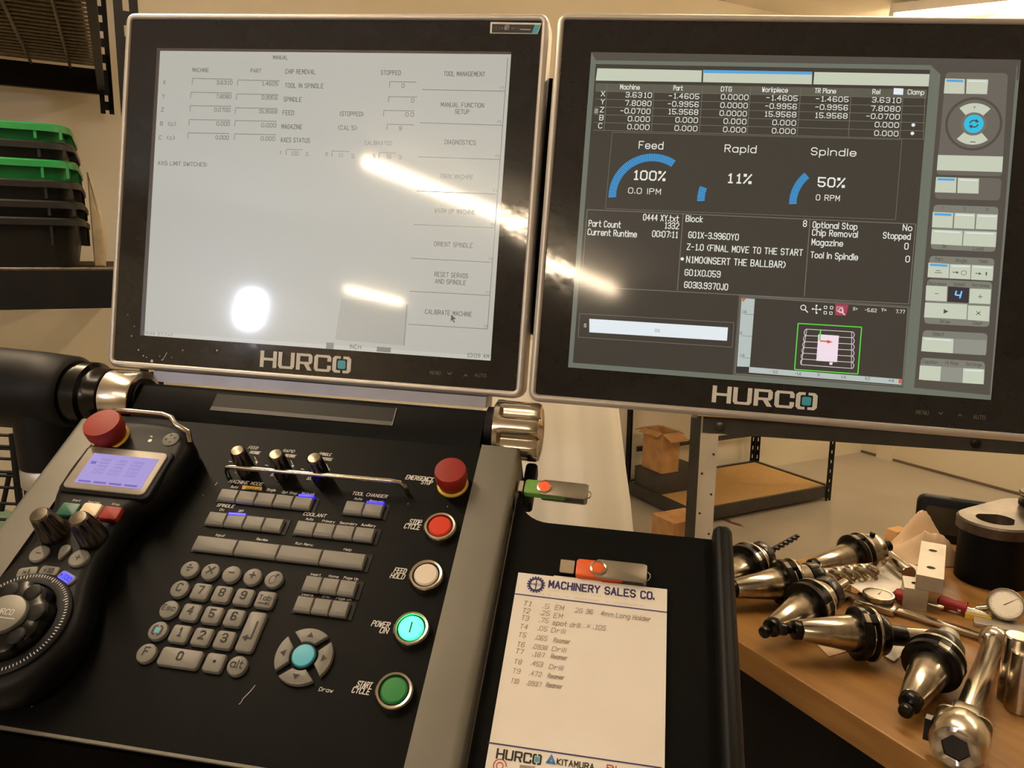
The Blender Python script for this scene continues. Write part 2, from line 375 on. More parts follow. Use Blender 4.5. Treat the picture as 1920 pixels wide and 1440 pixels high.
for i in range(28):
    v = VR + .05 + i * .046
    if v < VB - .05: MB().tube([(uL + .02, v, zt2 + .002), (uF0 - .02, v, zt2 + .002)], .0040, 6).build('deck_wire', 'wire', t)
for i in range(12):
    u = uF0 - .05 - i * .105
    MB().tube([(u, VR + .02, zt2 - .004), (u, VB - .04, zt2 - .004)], .003, 6).build('cross_wire', 'wire', t)
zdeck = zt2 + .0064
# flat cartons on the upper shelf
for k, (ua, ub, va, vb, h) in enumerate(((uL + .08, uP0 - .40, VR + .06, VB - .1, .12), (uP0 - .38, uP0 - .02, VR + .06, VB - .13, .09))):
    o = MB().rbox(0, 0, 0, h, ub - ua, vb - va, .006, .002).build('carton', 'card')
    o.matrix_world = ROOM @ tr((ua + ub) / 2, (va + vb) / 2, zt1 + .0090)
    tag(o, ['wide brown carton lying on the upper wire deck of the rack', 'smaller brown carton by the posts on the upper wire deck'][k], 'carton')

# bins: rim heights from the picture, on the plane of their front
VF = VR + .028
rims = [234, 267, 301, 339, 377, 409]
cols = ['green', 'bin', 'green', 'bin', 'bin', 'bin']
labs = ['green plastic bin at the very top of the stack', 'black plastic bin between the two green ones in the stack', 'green plastic bin in the middle of the stack with black bins above and below',
        'black plastic bin directly under the lower green one', 'black plastic bin second from the bottom of the stack', 'deep black plastic bin at the bottom of the stack on the wire deck']
ztop = [uz(125, y, VF)[1] for y in rims]
ur = [uz(x, 300, VF)[0] for x in (136, 140, 143, 146, 149, 150)]
W2, D2 = .52, .42
for k in range(6):
    zt = ztop[k]; zbm = zdeck if k == 5 else ztop[k + 1] + .0008
    t = thing('storage_bin', labs[k], 'bin', ROOM @ tr(ur[k] - W2 / 2, VF + D2 / 2, zbm), 'stacked storage bins')
    H = zt - zbm; c = cols[k]
    tp = .02 if k == 5 else .012
    MB().layers([(rrect(W2 - .03 - 2 * tp, D2 - .03 - 2 * tp, .04), 0), (rrect(W2 - .03, D2 - .03, .045), H - .004), (rrect(W2 - .036, D2 - .036, .042), H - .004), (rrect(W2 - .036 - 2 * tp, D2 - .036 - 2 * tp, .038), .004)]).build('tub', c, t)
    MB().ring(rrect(W2, D2, .055), rrect(W2 - .03, D2 - .03, .045), H - .018, H, ch=.004).build('rim', c, t)
    for sx, sy, rz in ((.36, -1, 0), (.46, -1, 0), (-.3, -1, 0), (1, -.30, 1), (1, -.12, 1), (1, .12, 1), (1, .32, 1)):
        if rz: MB().bb(W2 / 2 - .016, W2 / 2 - .003, D2 * sy - .003, D2 * sy + .003, max(H - .065, .004), H - .017).build('rib', c, t)
        else: MB().bb(W2 * sx - .003, W2 * sx + .003, -D2 / 2 + .003, -D2 / 2 + .016, max(H - .065, .004), H - .017).build('rib', c, t)
# plastic bag bulging out beside the stack
_u0 = ur[3] + .012
o = MB()
prof = [(0, .022), (.09, .030), (.2, .028), (.32, .020), (.42, .006)]
pts = [(0, 0), (.026, .0), (.030, .05), (.029, .10), (.024, .16), (.014, .21), (.003, .245), (0, .245)]
o.layers([(inset(pts, .004), -.09), (pts, -.07), (pts, .07), (inset(pts, .004), .09)], Matrix.Rotation(PI / 2, 4, 'X'))
o = o.build('plastic_bag', 'bag'); o.matrix_world = ROOM @ tr(_u0, VF + .24, zdeck)
tag(o, 'limp clear plastic bag standing between the bin stack and the wall', 'bag')

# wire basket low on the left with a green cloth, on the floor behind the console arm
VW = 1.75
t = thing('wire_rack', 'black wire rack panel standing low beside the support arm', 'wire rack', ROOM.copy())
for y in (817, 838, 842, 861, 886, 893, 915, 945, 975):
    a = uz(-160, y - 8, VW); b = uz(31, y, VW)
    MB().tube([(a[0], VW, a[1]), (b[0], VW, b[1])], .0035, 6).build('wire', 'rack', t)
a = uz(18, 885, VW); b = uz(2, 960, VW); MB().tube([(a[0], VW + .007, a[1]), (b[0], VW + .007, b[1])], .005, 6).build('brace', 'rack', t)
a = uz(24, 812, VW); b = uz(33, 1000, VW); MB().tube([(a[0], VW - .007, a[1]), (b[0] + .01, VW - .007, 0)], .007, 8).build('post', 'rack', t)
a = uz(-150, 805, VW); MB().tube([(a[0], VW - .007, a[1]), (a[0], VW - .007, 0)], .007, 8).build('post', 'rack', t)
M['gcloth'] = mat('grey_green_cloth', (96, 124, 104), 0.8, bump=(40, .4, .005), var=(10, (80, 104, 90)))
_c = uz(8, 1000, VW)
g = MB()
n = 15; vs = []; fs = []
for i in range(n + 1):
    for j in range(n + 1):
        x = (i / n - .5) * .3; y = (j / n - .5) * .2
        e = max(0, 1 - max(abs(x) / .15, abs(y) / .1)); vs.append((x, y, .01 + .15 * e ** .5 + .012 * math.sin(x * 60 + y * 30) * e))
for i in range(n):
    for j in range(n): fs.append((i * (n + 1) + j, (i + 1) * (n + 1) + j, (i + 1) * (n + 1) + j + 1, i * (n + 1) + j + 1))
g.add(vs, fs); vs2 = [(v[0], v[1], 0) for v in vs]
ed = [i * (n + 1) for i in range(n)] + [n * (n + 1) + j for j in range(n)] + [(n - i) * (n + 1) + n for i in range(n)] + [n - j for j in range(n)]
g.add([vs[k] for k in ed] + [vs2[k] for k in ed], [(i, (i + 1) % len(ed), (i + 1) % len(ed) + len(ed), i + len(ed)) for i in range(len(ed))] + [tuple(len(ed) + i for i in range(len(ed)))])
stand_h = max(.1, _c[1] - .12)
o = MB().bb(-.17, .17, -.12, .12, 0, stand_h).build('floor_box', 'card'); o.matrix_world = ROOM @ tr(_c[0] - .12, VW + .16, 0); tag(o, 'plain brown box on the floor behind the wire rack', 'box')
o = g.build('cloth', 'gcloth'); o.matrix_world = ROOM @ tr(_c[0] - .12, VW + .16, stand_h + .0005); tag(o, 'crumpled grey-green cloth lying behind the wire rack', 'cloth')

# ------------------------------------------------------------------ steel table behind the right monitor
ZT = 0.85
A = at_z(1318, 795, ZT); B = at_z(1912, 834, ZT); dx = (B - A); L = dx.length; ang = math.atan2(dx.y, dx.x)
LB = L; L = L + .9
t = thing('steel_table', 'dark steel table frame with grey slotted leg behind the right monitor', 'table', Matrix.Translation((A.x, A.y, 0)) @ Matrix.Rotation(ang, 4, 'Z'))
MB().bb(0, L, 0, .03, ZT - .03, ZT + .028).build('front_beam', 'rackg', t)
MB().bb(0, L, .72, .75, ZT - .03, ZT + .028).build('rear_beam', 'rackg', t)
for x in (0, L - .03): MB().bb(x, x + .03, .031, .719, ZT - .03, ZT + .028).build('side_beam', 'rackg', t)
MB().bb(-.02, L + .02, -.012, .77, ZT + .029, ZT + .05).build('table_top', 'pboard', t)
for x, y, s in ((-.006, -.004, 1), (L - .052, -.004, 0), (-.006, .72, 1), (L - .052, .72, 0)):
    lg = MB().bb(x, x + .058, y, y + .004, 0, ZT - .032).build('leg', 'leg' , t)
    MB().bb(x - (.034 if s else -.058), x if s else x + .062, y + .001, y + .045, 0, ZT + .02).build('leg_flange', 'rackg', lg)
    for k in range(9): MB().lathe([(.004, 0), (.004, .0015)], 8, tr(x + (.012 if k % 2 else .046), y, ZT - .1 - .07 * k) @ rotx(PI / 2)).build('slot', 'dark', lg)
for x in (.055, LB - .12):
    b = MB().lathe([(.014, 0), (.014, .005), (.009, .009), (.004, .010)], 20, tr(x, 0, ZT - .004) @ rotx(PI / 2)).build('bolt', 'rackg' if x < .5 else 'blackm', t)
# ------------------------------------------------------------------ low shelf unit with particle board, far behind
ZS = .085
pA, pB, pC, pD = (at_z(*q, ZS) for q in ((1425, 866), (1536, 910), (1288, 963), (1195, 899)))
uu = [uvz(p) for p in (pA, pB, pC, pD)]
u1 = (uu[0][0] + uu[1][0]) / 2; v1 = (uu[0][1] + uu[3][1]) / 2; v0 = (uu[1][1] + uu[2][1]) / 2; u0 = (uu[2][0] + uu[3][0]) / 2
t = thing('shelf_unit', 'low boltless shelf with bare particle board deck and slotted posts by the far wall', 'shelf', ROOM.copy())
for z in (ZS, ZS + .85):
    MB().bb(u0 + .005, u1 - .005, v0 + .005, v1 - .005, z - .014, z).build('deck_board', 'pboard', t)
    MB().bb(u0, u1, v0 - .018, v0, z - .062, z + .006).build('beam', 'rackg', t)
    MB().bb(u0, u1, v1, v1 + .018, z - .062, z + .006).build('beam', 'rackg', t)
    MB().bb(u0 - .018, u0, v0, v1, z - .062, z + .006).build('beam', 'rackg', t)
    MB().bb(u1, u1 + .018, v0, v1, z - .062, z + .006).build('beam', 'rackg', t)
for (u, v, su, sv) in ((u0, v0, 1, 1), (u1, v0, -1, 1), (u0, v1, 1, -1), (u1, v1, -1, -1)):
    pz = 1.5 if v == v1 else 1.2
    mb = MB(); a = u - su * .018; b = a + su * .04
    slotted_post(mb, min(a, b), max(a, b), 0.0, pz, v - sv * .0225)
    mb2 = MB(); slotted_post(mb2, min(v - sv * .022, v + sv * .016), max(v - sv * .022, v + sv * .016), 0, pz, 0)
    mb.add([(a - su * .003 + (p[1] if su > 0 else -p[1]), p[0], p[2]) for p in mb2.v], mb2.f)
    mb.build('post', 'rack', t)
MB().bb(u0 + .05, u1 - .02, v1 + .004, v1 + .016, ZS + .175, ZS + .205).build('rear_brace', 'rackg', t)
# open carton on the shelf-height stand behind, and a second box on the floor
def carton(label, p, ang, w, d, h, flaps, name='cardboard_box'):
    t = thing(name, label, 'box', Matrix.Translation(p) @ Matrix.Rotation(ang, 4, 'Z'))
    th = .006
    MB().bb(-w / 2, w / 2, -d / 2, d / 2, 0, th).build('base', 'card', t)
    for nm, bx in (('side', (-w / 2, w / 2, -d / 2, -d / 2 + th)), ('side', (-w / 2, w / 2, d / 2 - th, d / 2)), ('side', (-w / 2, -w / 2 + th, -d / 2 + th, d / 2 - th)), ('side', (w / 2 - th, w / 2, -d / 2 + th, d / 2 - th))):
        MB().bb(*bx, th, h).build(nm, 'card', t)
    if flaps:
        for T in (tr(0, -d / 2, h) @ rotx(math.radians(200)), tr(0, d / 2, h) @ rotx(math.radians(-20 + 0))):
            MB().bb(-w / 2, w / 2, 0 if True else 0, d * .45, 0, th, T).build('flap', 'card', t)
        for s in (-1, 1):
            MB().bb(0, w * .35, -d / 2 + .01, d / 2 - .01, 0, th, tr(s * w / 2, 0, h) @ Matrix.Rotation(0 if s > 0 else PI, 4, 'Z') @ Matrix.Rotation(math.radians(25), 4, 'Y')).build('flap', 'card', t)
    else: MB().bb(-w / 2, w / 2, -d / 2, d / 2, h + .0005, h + .006).build('lid', 'card', t)
    return t
vS = v1 - .27
_ua, _zs = uz(1203, 897, vS); _ub, _ = uz(1276, 885, vS); _ua = max(_ua, u0 + .03); _tz = max(.02, _zs - ZS - .001); _ht = uz(1201, 822, vS)[1] - _zs
o = MB().rbox(.14, .11, 0, _tz, .34, .24, .006, .002).build('parts_tray', 'rackg'); o.matrix_world = ROOM @ tr(_ua, vS, ZS + .0005); tag(o, 'flat dark grey tray on the low shelf under the open box', 'tray')
_c = ROOM @ Vector(((_ua + _ub) / 2, vS + .11, ZS + _tz + .001))
carton('open brown cardboard box with raised flaps on the grey tray', _c, RA, _ub - _ua, .18, _ht, True)
_q = uvz(at_z(1263, 982, .16)); _c = ROOM @ Vector((_q[0] + .10, _q[1] + .08, 0))
carton('closed brown cardboard box on the floor in front of the low shelf', _c, RA, .20, .16, .153, False)

# scuff of red-brown paint on the concrete
_c = at_z(1370, 979, 0.0008)
M['rust'] = mat('rust_mark', (92, 52, 40), 0.7, var=(30, (110, 66, 50)))
o = MB().prism([(-.06, .02), (-.02, .035), (.0, .012), (.05, .0), (.08, -.03), (.03, -.025), (-.01, -.01), (-.04, .004)], 0, .0008).build('stain', 'rust', None); o.matrix_world = Matrix.Translation((_c.x, _c.y, 0.0002)) @ Matrix.Rotation(-.6, 4, 'Z')
tag(o, 'small red-brown scuff on the concrete floor by the table leg', 'stain')

# hanging off-white sheet behind the tray
YS = 1.95
def onY(px, py): return hit(px, py, Vector((0, YS, 0)), Vector((0, 1, 0)))
edge = [onY(*q) for q in ((1150, 640), (1157, 720), (1164, 770), (1171, 830), (1178, 890), (1186, 950), (1191, 1005), (1200, 1080))]
xs0 = onY(905, 900).x
rows = [(p.x, p.z) for p in edge] + [(edge[-1].x + .02, .45), (edge[-1].x + .03, .0)]
vs = []; fs = []; NC = 40
for k, (xe, z) in enumerate(rows):
    for j in range(NC + 1):
        s = j / NC; x = xs0 + (xe - xs0) * s
        y = .016 * math.sin(s * 15 + .12 * k) * (0.3 + s * .7) + .005 * math.sin(s * 33 + .2 * k) + .03 * max(0, s - .93) / .07
        vs.append((x, YS + y, z))
for side in (0, 1):
    off = len(vs) if side else 0
    if side: vs += [(v[0], v[1] + .004, v[2]) for v in vs]
n1 = (NC + 1) * len(rows)
for k in range(len(rows) - 1):
    for j in range(NC):
        a = k * (NC + 1) + j; q = (a, a + 1, a + NC + 2, a + NC + 1); fs.append(q); fs.append(tuple(n1 + i for i in reversed(q)))
per = [j for j in range(NC + 1)] + [k * (NC + 1) + NC for k in range(1, len(rows))] + [(len(rows) - 1) * (NC + 1) + j for j in range(NC - 1, -1, -1)] + [k * (NC + 1) for k in range(len(rows) - 2, 0, -1)]
for i in range(len(per)): a, b = per[i], per[(i + 1) % len(per)]; fs.append((a, b, b + n1, a + n1))
o = MB().add(vs, fs).build('plastic_sheet', 'sheet', smooth=70)
tag(o, 'off-white plastic sheet hanging in soft folds behind the console and its tray', 'sheet')
# ------------------------------------------------------------------ display colours
M['s_grey'] = scr('display_light_grey', (194, 193, 184), .80, .06, 1.0)
M['s_grey2'] = scr('display_grey_patch', (184, 182, 172), .76, .06, 1.0)
M['s_bar'] = scr('display_status_bar', (204, 203, 194), .82, .06, 1.0)
M['s_txt'] = scr('display_dark_text', (96, 94, 90), .8, .2)
M['s_txt2'] = scr('display_soft_text', (140, 138, 132), .8, .2)
M['s_edge_shade'] = mat('display_edge_shade', (70, 66, 66), .3, var=(50, (76, 72, 72)))  # grey for the shadow painted along the screen edge
M['r_bg'] = scr('display_border_green_grey', (120, 126, 112), .8)
M['r_main'] = scr('display_panel_brown_grey', (74, 68, 60), .8)
M['r_side'] = scr('display_side_panel', (92, 86, 78), .8)
M['r_grp'] = scr('display_group_panel', (140, 138, 126), .8)
M['r_grp2'] = scr('display_group_dim', (118, 112, 102), .8)
M['r_btn'] = scr('display_button_pale_green', (212, 218, 196), .85)
M['r_dis'] = scr('display_button_dim', (160, 160, 148), .8)
M['r_blue'] = scr('display_blue', (92, 172, 226), .9)
M['r_hdr'] = scr('display_table_header', (104, 102, 88), .8)
M['r_txt'] = scr('display_white_text', (236, 236, 226), .95)
M['r_line'] = scr('display_line', (128, 124, 112), .8)
M['r_tick'] = scr('display_gauge_blue', (58, 168, 236), 1.0)
M['r_white'] = scr('display_white', (232, 240, 244), .95)
M['r_pale'] = scr('display_ruler', (196, 206, 200), .85)
M['r_green'] = scr('display_green', (96, 226, 72), .95)
M['r_pink'] = scr('display_pink_white', (246, 226, 236), .95)
M['r_mag'] = scr('display_magenta', (178, 70, 90), .9)
M['r_red'] = scr('display_red', (222, 96, 70), .9)
M['r_dk'] = scr('display_dark', (66, 62, 62), .8)
M['r_cy'] = scr('display_cyan', (50, 190, 226), 1.0)
M['r_dtx'] = scr('display_dim_text', (84, 84, 76), .8)

HUR = []
def _r(x0, y0, x1, y1): return [(x0, y0), (x1, y0), (x1, y1), (x0, y1)]
def _sh(p, d): return [(x + d, y) for x, y in p]
HUR += [_r(0, 0, .24, 1), _r(.83, 0, 1.07, 1), _r(.24, .42, .83, .58)]
HUR += [_sh([(0, 1), (0, .15), (.12, 0), (.92, 0), (1.04, .15), (1.04, 1), (.8, 1), (.8, .2), (.75, .155), (.29, .155), (.24, .2), (.24, 1)], 1.17)]
HUR += [_sh(p, 2.33) for p in (_r(0, 0, .24, 1), [(.24, 1), (.9, 1), (1.02, .86), (1.02, .5), (.9, .36), (.24, .36), (.24, .51), (.78, .51), (.78, .845), (.24, .845)], [(.5, .36), (.78, .36), (1.02, 0), (.74, 0)])]
HUR += [_sh([(1.07, .62), (1.07, .86), (.95, 1), (.12, 1), (0, .86), (0, .14), (.12, 0), (.95, 0), (1.07, .14), (1.07, .38), (.83, .38), (.83, .155), (.24, .155), (.24, .845), (.83, .845), (.83, .62)], 3.47)]
_lb = [(.5, 1), (.15, 1), (0, .86), (0, .14), (.15, 0), (.5, 0), (.5, .155), (.29, .155), (.24, .2), (.24, .8), (.29, .845), (.5, .845)]
HUR += [_sh(_lb, 4.63), _sh([(1.16 - x, y) for x, y in _lb], 4.63)]
HBLUE = _sh(rrect(.5, .5, .1, 3, .58, .5), 4.63)
def hurco(fr, x, y, h, hgt, parent, th=.0004, m='white', name='brand_letters', sx=1.0):
    mb = MB()
    for p in HUR: mb.prism([(x + q[0] * hgt * sx, y + q[1] * hgt) for q in p], h, h + th)
    o = mb.build(name, m, parent, smooth=0)
    MB().prism([(x + q[0] * hgt * sx, y + q[1] * hgt) for q in HBLUE], h, h + th).build('brand_square', 'cyan', o, smooth=0)
    return o

def monitor(fr, label, gx0, gx1, gy0, gy1):
    t = thing('monitor', label, 'monitor', fr.M.copy(), 'console monitors')
    cx, cy, w, h = (gx0 + gx1) / 2, (gy0 + gy1) / 2, gx1 - gx0, gy1 - gy0
    MB().rbox(cx, cy, -.012, 0, w + .001, h + .001, .003).build('glass_panel', 'bezel', t, smooth=0)
    # rounded aluminium frame
    oi = rrect(w, h, .003, 5, cx, cy); L = []
    prof = [(0, -.010), (0, .0008), (.0012, .0020), (.0032, .0024), (.0052, .0016), (.0066, -.0006), (.0072, -.004), (.0072, -.026), (.006, -.030), (0, -.030)]
    for d, z in prof: L.append((rrect(w + 2 * d, h + 2 * d, .003 + d, 5, cx, cy), z))
    L.append(L[0]); MB().layers(L, None, False, False).build('frame', 'frame', t, smooth=50)
    MB().rbox(cx, cy, -.058, -.030, w - .03, h - .03, .012, .0, None).build('back_cover', 'blackm', t)
    return t
mL = monitor(FM1, 'left flat monitor showing a pale grey screen of manual functions', -.2222, .2163, -.1793, .1833)
mR = monitor(FM2, 'right flat monitor showing the dark screen with gauges and a drawing', -.2168, .2215, -.1782, .1808)
H0, H1, H2, H3, H4 = .0003, .0005, .0007, .0009, .0011
def leaf(mb, name, m, parent):
    k = any(w in name for w in ('letter', 'lines', 'print', 'marks', 'icons', 'toolbar', 'path', 'arc', 'dots', 'handwriting', 'tagline', 'address', 'scratches', 'digit', 'outline', 'block', 'ring'))
    return mb.build(name, m, parent, smooth=0, flat=True, kind='stuff' if k else None)

# ---- left screen
DL = [(300.3, 95.3), (958.5, 101.9), (919.8, 676.3), (270.5, 629)]
MB().qpx(FM1, [(294.5, 90), (958.5, 97), (958.5, 101.9), (300.3, 95.3), (270.5, 629), (262.5, 629)], H0).build('screen_edge_shade', 's_edge_shade', mL, smooth=0, flat=True)  # inner shadow of the bezel painted as a dark grey strip
sL = leaf(MB().qpx(FM1, DL, H0), 'screen', 's_grey', mL)
leaf(MB().qpx(FM1, [(640, 560), (766, 570), (759, 648), (628, 637)], H1), 'grey_patch', 's_grey2', sL)
leaf(MB().qpx(FM1, [(271, 622), (920, 668), (919.8, 676.3), (270.5, 629)], H1), 'status_bar', 's_bar', sL)
tx = MB(); t2 = MB()
for s, xl, yb, xr, cap in [('MANUAL', 512, 111, 540, 7), ('MACHINE', 361, 134.5, 392, 7), ('PART', 470, 136, 490, 7), ('CHIP REMOVAL', 535, 138, 593, 8),
    ('X', 306, 158, 310, 7), ('Y', 304, 184, 309, 7), ('Z', 302, 209, 307, 7), ('B  (c)', 300, 235, 330, 7), ('C  (c)', 298, 261, 328, 7),
    ('3.6310', 406, 158, 436, 7), ('7.8080', 405, 184, 434, 7), ('0.0700', 402, 209, 432, 7), ('0.000', 406, 235, 431, 7), ('0.000', 404, 261, 429, 7),
    ('1.4605', 491, 160, 522, 7), ('0.9956', 491, 186, 521, 7), ('15.9568', 485, 212, 520, 7), ('0.000', 490, 238, 518, 7), ('0.000', 489, 263, 516, 7),
    ('TOOL IN SPINDLE', 534, 164, 608, 8), ('SPINDLE', 532, 190, 566, 8), ('FEED', 530, 215, 551, 8), ('MAGAZINE', 528, 241, 567, 8), ('AXES STATUS', 526, 266, 582, 8),
    ('STOPPED', 714, 140, 752, 8), ('(STOPPED)', 637, 217, 682, 8), ("(CAL'S)", 634, 243, 669, 8), ('0', 753, 164, 758, 7), ('0', 771, 192, 777, 7), ('0.0', 760, 218, 776, 7), ('9', 748, 244, 753, 7),
    ('TOOL MANAGEMENT', 832, 142, 911, 8), ('MANUAL FUNCTION', 827, 200, 909, 8), ('SETUP', 853, 213, 880, 8), ('DIAGNOSTICS', 834, 270, 893, 8), ('ORIENT SPINDLE', 814, 461, 888, 8),
    ('RESET SERVOS', 815, 518, 879, 8), ('AND SPINDLE', 816, 531, 875, 8), ('CALIBRATE MACHINE', 797, 588, 887, 8), ('AXIS LIMIT SWITCHES:', 296, 309, 390, 7), ('INCH', 656, 653, 677, 7), ('10:09 AM', 875, 669, 918, 7)]:
    tx.tpx(FM1, s, xl, yb, xr, cap, H2, .05, .0)
for s, xl, yb, xr, cap in [('CALIBRATED', 684, 271, 736, 7), ('F', 525, 290, 528, 7), ('100', 545, 291, 560, 7), ('%', 573, 292, 578, 7), ('R', 610, 293, 614, 7), ('11', 634, 294, 643, 7), ('%', 659, 296, 664, 7),
    ('S', 699, 296, 703, 7), ('50', 725, 297, 733, 7), ('%', 748, 298, 753, 7), ('PARK MACHINE', 826, 334, 889, 8), ('WARM UP MACHINE', 815, 399, 893, 8), ('O444 XY.txt', 268, 627, 325, 6),
    ('F1', 938, 167, 945, 5), ('F2', 933, 231, 940, 5), ('F3', 929, 295, 936, 5), ('F4', 925, 360, 932, 5), ('F5', 921, 424, 928, 5), ('F6', 917, 488, 924, 5), ('F7', 912, 551, 918, 5), ('F8', 908, 614, 915, 5)]:
    t2.tpx(FM1, s, xl, yb, xr, cap, H2, .05)
ln = MB()
for x0, x1, y in [(361, 436, 147), (358, 435, 173), (357, 434, 198), (355, 432, 224), (353, 430, 249), (446, 524, 150), (444, 522, 176), (442, 520, 202), (441, 519, 226), (440, 518, 251), (731, 781, 153), (729, 782, 181), (720, 777, 207), (726, 776, 233)]:
    ln.lpx(FM1, (x0, y), (x1, y + (x1 - x0) * .02), .0007, H2); ln.lpx(FM1, (x0, y), (x0 - 1, y + 11), .0007, H2)
for x0, x1, y in [(537, 568, 280), (623, 655, 283), (711, 742, 286)]:
    ln.lpx(FM1, (x0, y), (x1, y + 1), .0006, H2); ln.lpx(FM1, (x0, y), (x0 - 1, y + 11), .0006, H2)
for a, b in [((792, 168), (947, 171)), ((787, 230), (942, 235)), ((784, 294), (937, 299)), ((781, 358), (931, 364)), ((776, 421), (927, 427)), ((771, 484), (924, 492)), ((768, 546), (918, 554)), ((765, 608), (914, 617)), ((952, 108), (914, 617)), ((763, 572), (757, 648))]:
    ln.lpx(FM1, a, b, .0007, H2)
leaf(tx, 'screen_lettering', 's_txt', sL); leaf(t2, 'screen_small_lettering', 's_txt2', sL); leaf(ln, 'screen_lines', 's_txt2', sL)
leaf(MB().qpx(FM1, [(846, 590), (855, 598), (850, 599), (853, 604), (851, 605), (848, 600), (845, 602)], H3), 'mouse_pointer', 's_txt', sL)
leaf(MB().qpx(FM1, [(612, 642), (626, 643), (625, 655), (611, 654)], H3).qpx(FM1, [(707, 650), (733, 652), (732, 661), (706, 659)], H3), 'status_icons', 's_txt2', sL)
# brand and badge
_a = FM1.px(487.5, 687.7); _b = FM1.px(489, 657)
hurco(FM1, _a.x, _a.y, H0, abs(_b.y - _a.y), mL, sx=1.0)
bd = MB().prism([tuple(FM1.px(*q)) for q in ((920, 42), (1016, 44), (1008, 64.5), (919, 63.5))], 0.0001, .0012, .0003).build('badge', 'white', mL, smooth=0)
M['badge'] = mat('badge_black', (30, 26, 26), .4, var=(60, (36, 32, 32)))
MB().prism([tuple(FM1.px(*q, .0012)) for q in ((923, 45), (1003, 46.5), (997, 62), (922, 61))], .0012, .0014).build('badge_face', 'badge', bd, smooth=0)
MB().prism([tuple(FM1.px(*q, .0012)) for q in ((1003, 46.5), (1013, 46.7), (1006, 62), (997, 62))], .0012, .0014).build('badge_stripe', 'cyan', bd, smooth=0)
M['bsilver'] = mat('badge_silver', (180, 176, 170), .4, .5, var=(60, (170, 166, 160)))
_m = MB(); _m.tpx(FM1, '• IBT •', 941, 55.5, 961, 6, .0015, 0, .02); _m.lpx(FM1, (975, 55), (995, 55.6), .001, .0015)
_m.lpx(FM1, (947, 47.5), (955, 47.3), .0006, .0015); leaf(_m, 'badge_letters', 'bsilver', bd)
M['bdim'] = mat('badge_dim_letters', (92, 90, 100), .5, var=(60, (84, 82, 92)))
_m = MB(); _m.tpx(FM1, 'ULO', 926, 55, 939, 5.5, .0015, 0); _m.tpx(FM1, 'MEN', 962, 56, 974, 5.5, .0015, 0); leaf(_m, 'badge_dim_letters', 'bdim', bd)
M['bzprint'] = mat('bezel_print', (120, 116, 108), .5, var=(60, (110, 106, 98)))
_m = MB()
for s, a, b, c in (('MENU', 806, 701, 826), ('AUTO', 890, 706, 912)): _m.tpx(FM1, s, a, b, c, 6, H0, .07)
for x, y, d in ((843, 701, 1), (873, 703, -1)):
    _m.lpx(FM1, (x - 4, y - 3 * d), (x, y + d), .0008, H0); _m.lpx(FM1, (x, y + d), (x + 4, y - 3 * d), .0008, H0)
leaf(_m, 'bezel_print', 'bzprint', mL)
# dried splashes on the lower left of the glass
M['dust'] = mat('dried_splash', (190, 188, 184), .7, var=(80, (170, 168, 164)))
_m = MB()
for x, y, r in ((285, 677, 3.2), (304, 675, 1.6), (269, 667, 1.6), (343, 657, 1.5), (247, 630, 1.4), (252, 612, 1.2), (260, 656, 1.6), (407, 657, 1.8), (300, 668, 1.2), (322, 670, 1), (240, 590, 1), (275, 690 - 20, 1.2)):
    c = FM1.px(x, y); _m.poly([(p[0], p[1], H0) for p in circ(r * .00055, 8, c.x, c.y)])
_m.lpx(FM1, (305, 675), (313, 661), .0007, H0)
leaf(_m, 'splash_marks', 'dust', mL)
# plate and neck under the left monitor, arm mount between the monitors
MB().bb(-.178, .186, -.1985, -.176, -.040, -.032).build('mount_rib', 'rubber', mL)
MB().bb(-.178, .186, -.1985, -.1872, -.031, -.004).build('mount_plate', 'rubber', mL)
MB().bb(.21, .245, -.12, .14, -.075, -.032).build('hinge_bracket', 'black', mL)

# ---- right screen
DR = [(1108.7, 97.5), (1914, 112), (1858, 750), (1065, 688.7)]
sR = leaf(MB().qpx(FM2, DR, H0), 'screen', 'r_bg', mR)
q = lambda pts, h, nm, m: leaf(MB().qpx(FM2, pts, h), nm, m, sR)
q([(1108.7, 97.5), (1914, 112), (1909, 150), (1764, 140), (1745, 122), (1117, 113)], H1, 'top_band', 'r_side')
q([(1117, 120), (1744, 131), (1694, 727), (1074, 680)], H1, 'main_panel', 'r_main')
q([(1765, 120), (1907, 124), (1856, 741), (1714, 727)], H1, 'side_panel', 'r_side')
q([(1120, 128), (1316, 132), (1315, 154), (1117, 151)], H2, 'tab_button', 'r_btn')
q([(1319, 131), (1523, 134.5), (1522, 158), (1318, 154)], H2, 'tab_button', 'r_btn')
q([(1527, 135), (1743, 139), (1741, 162), (1525, 158)], H2, 'tab_button', 'r_btn')
q([(1320, 131), (1523, 134.5), (1522.5, 140), (1319.5, 137)], H3, 'tab_stripe', 'r_blue')
q([(1117, 156), (1738, 168), (1737, 184), (1116, 171)], H2, 'table_header', 'r_hdr')
q([(1676, 165), (1694, 166), (1693, 178), (1675, 177)], H3, 'header_icon', 'r_white')
q([(1115, 203), (1122, 203.5), (1121, 213), (1114, 212.5)], H3, 'row_marker', 'r_dis')
wt = MB(); hd = MB(); lns = MB()
for s, xl, yb, xr, cap in [('Machine', 1163, 167, 1200, 8.5), ('Part', 1263, 169, 1280, 8.5), ('DTG', 1352, 171, 1372, 8.5), ('Workpiece', 1429, 172, 1478, 8.5), ('TR Plane', 1528, 174, 1568, 8.5), ('Rel', 1636, 176, 1650, 8.5), ('Clamp', 1702, 176.5, 1733, 8.5)]:
    wt.tpx(FM2, s, xl, yb, xr, cap, H3, .03, .01)
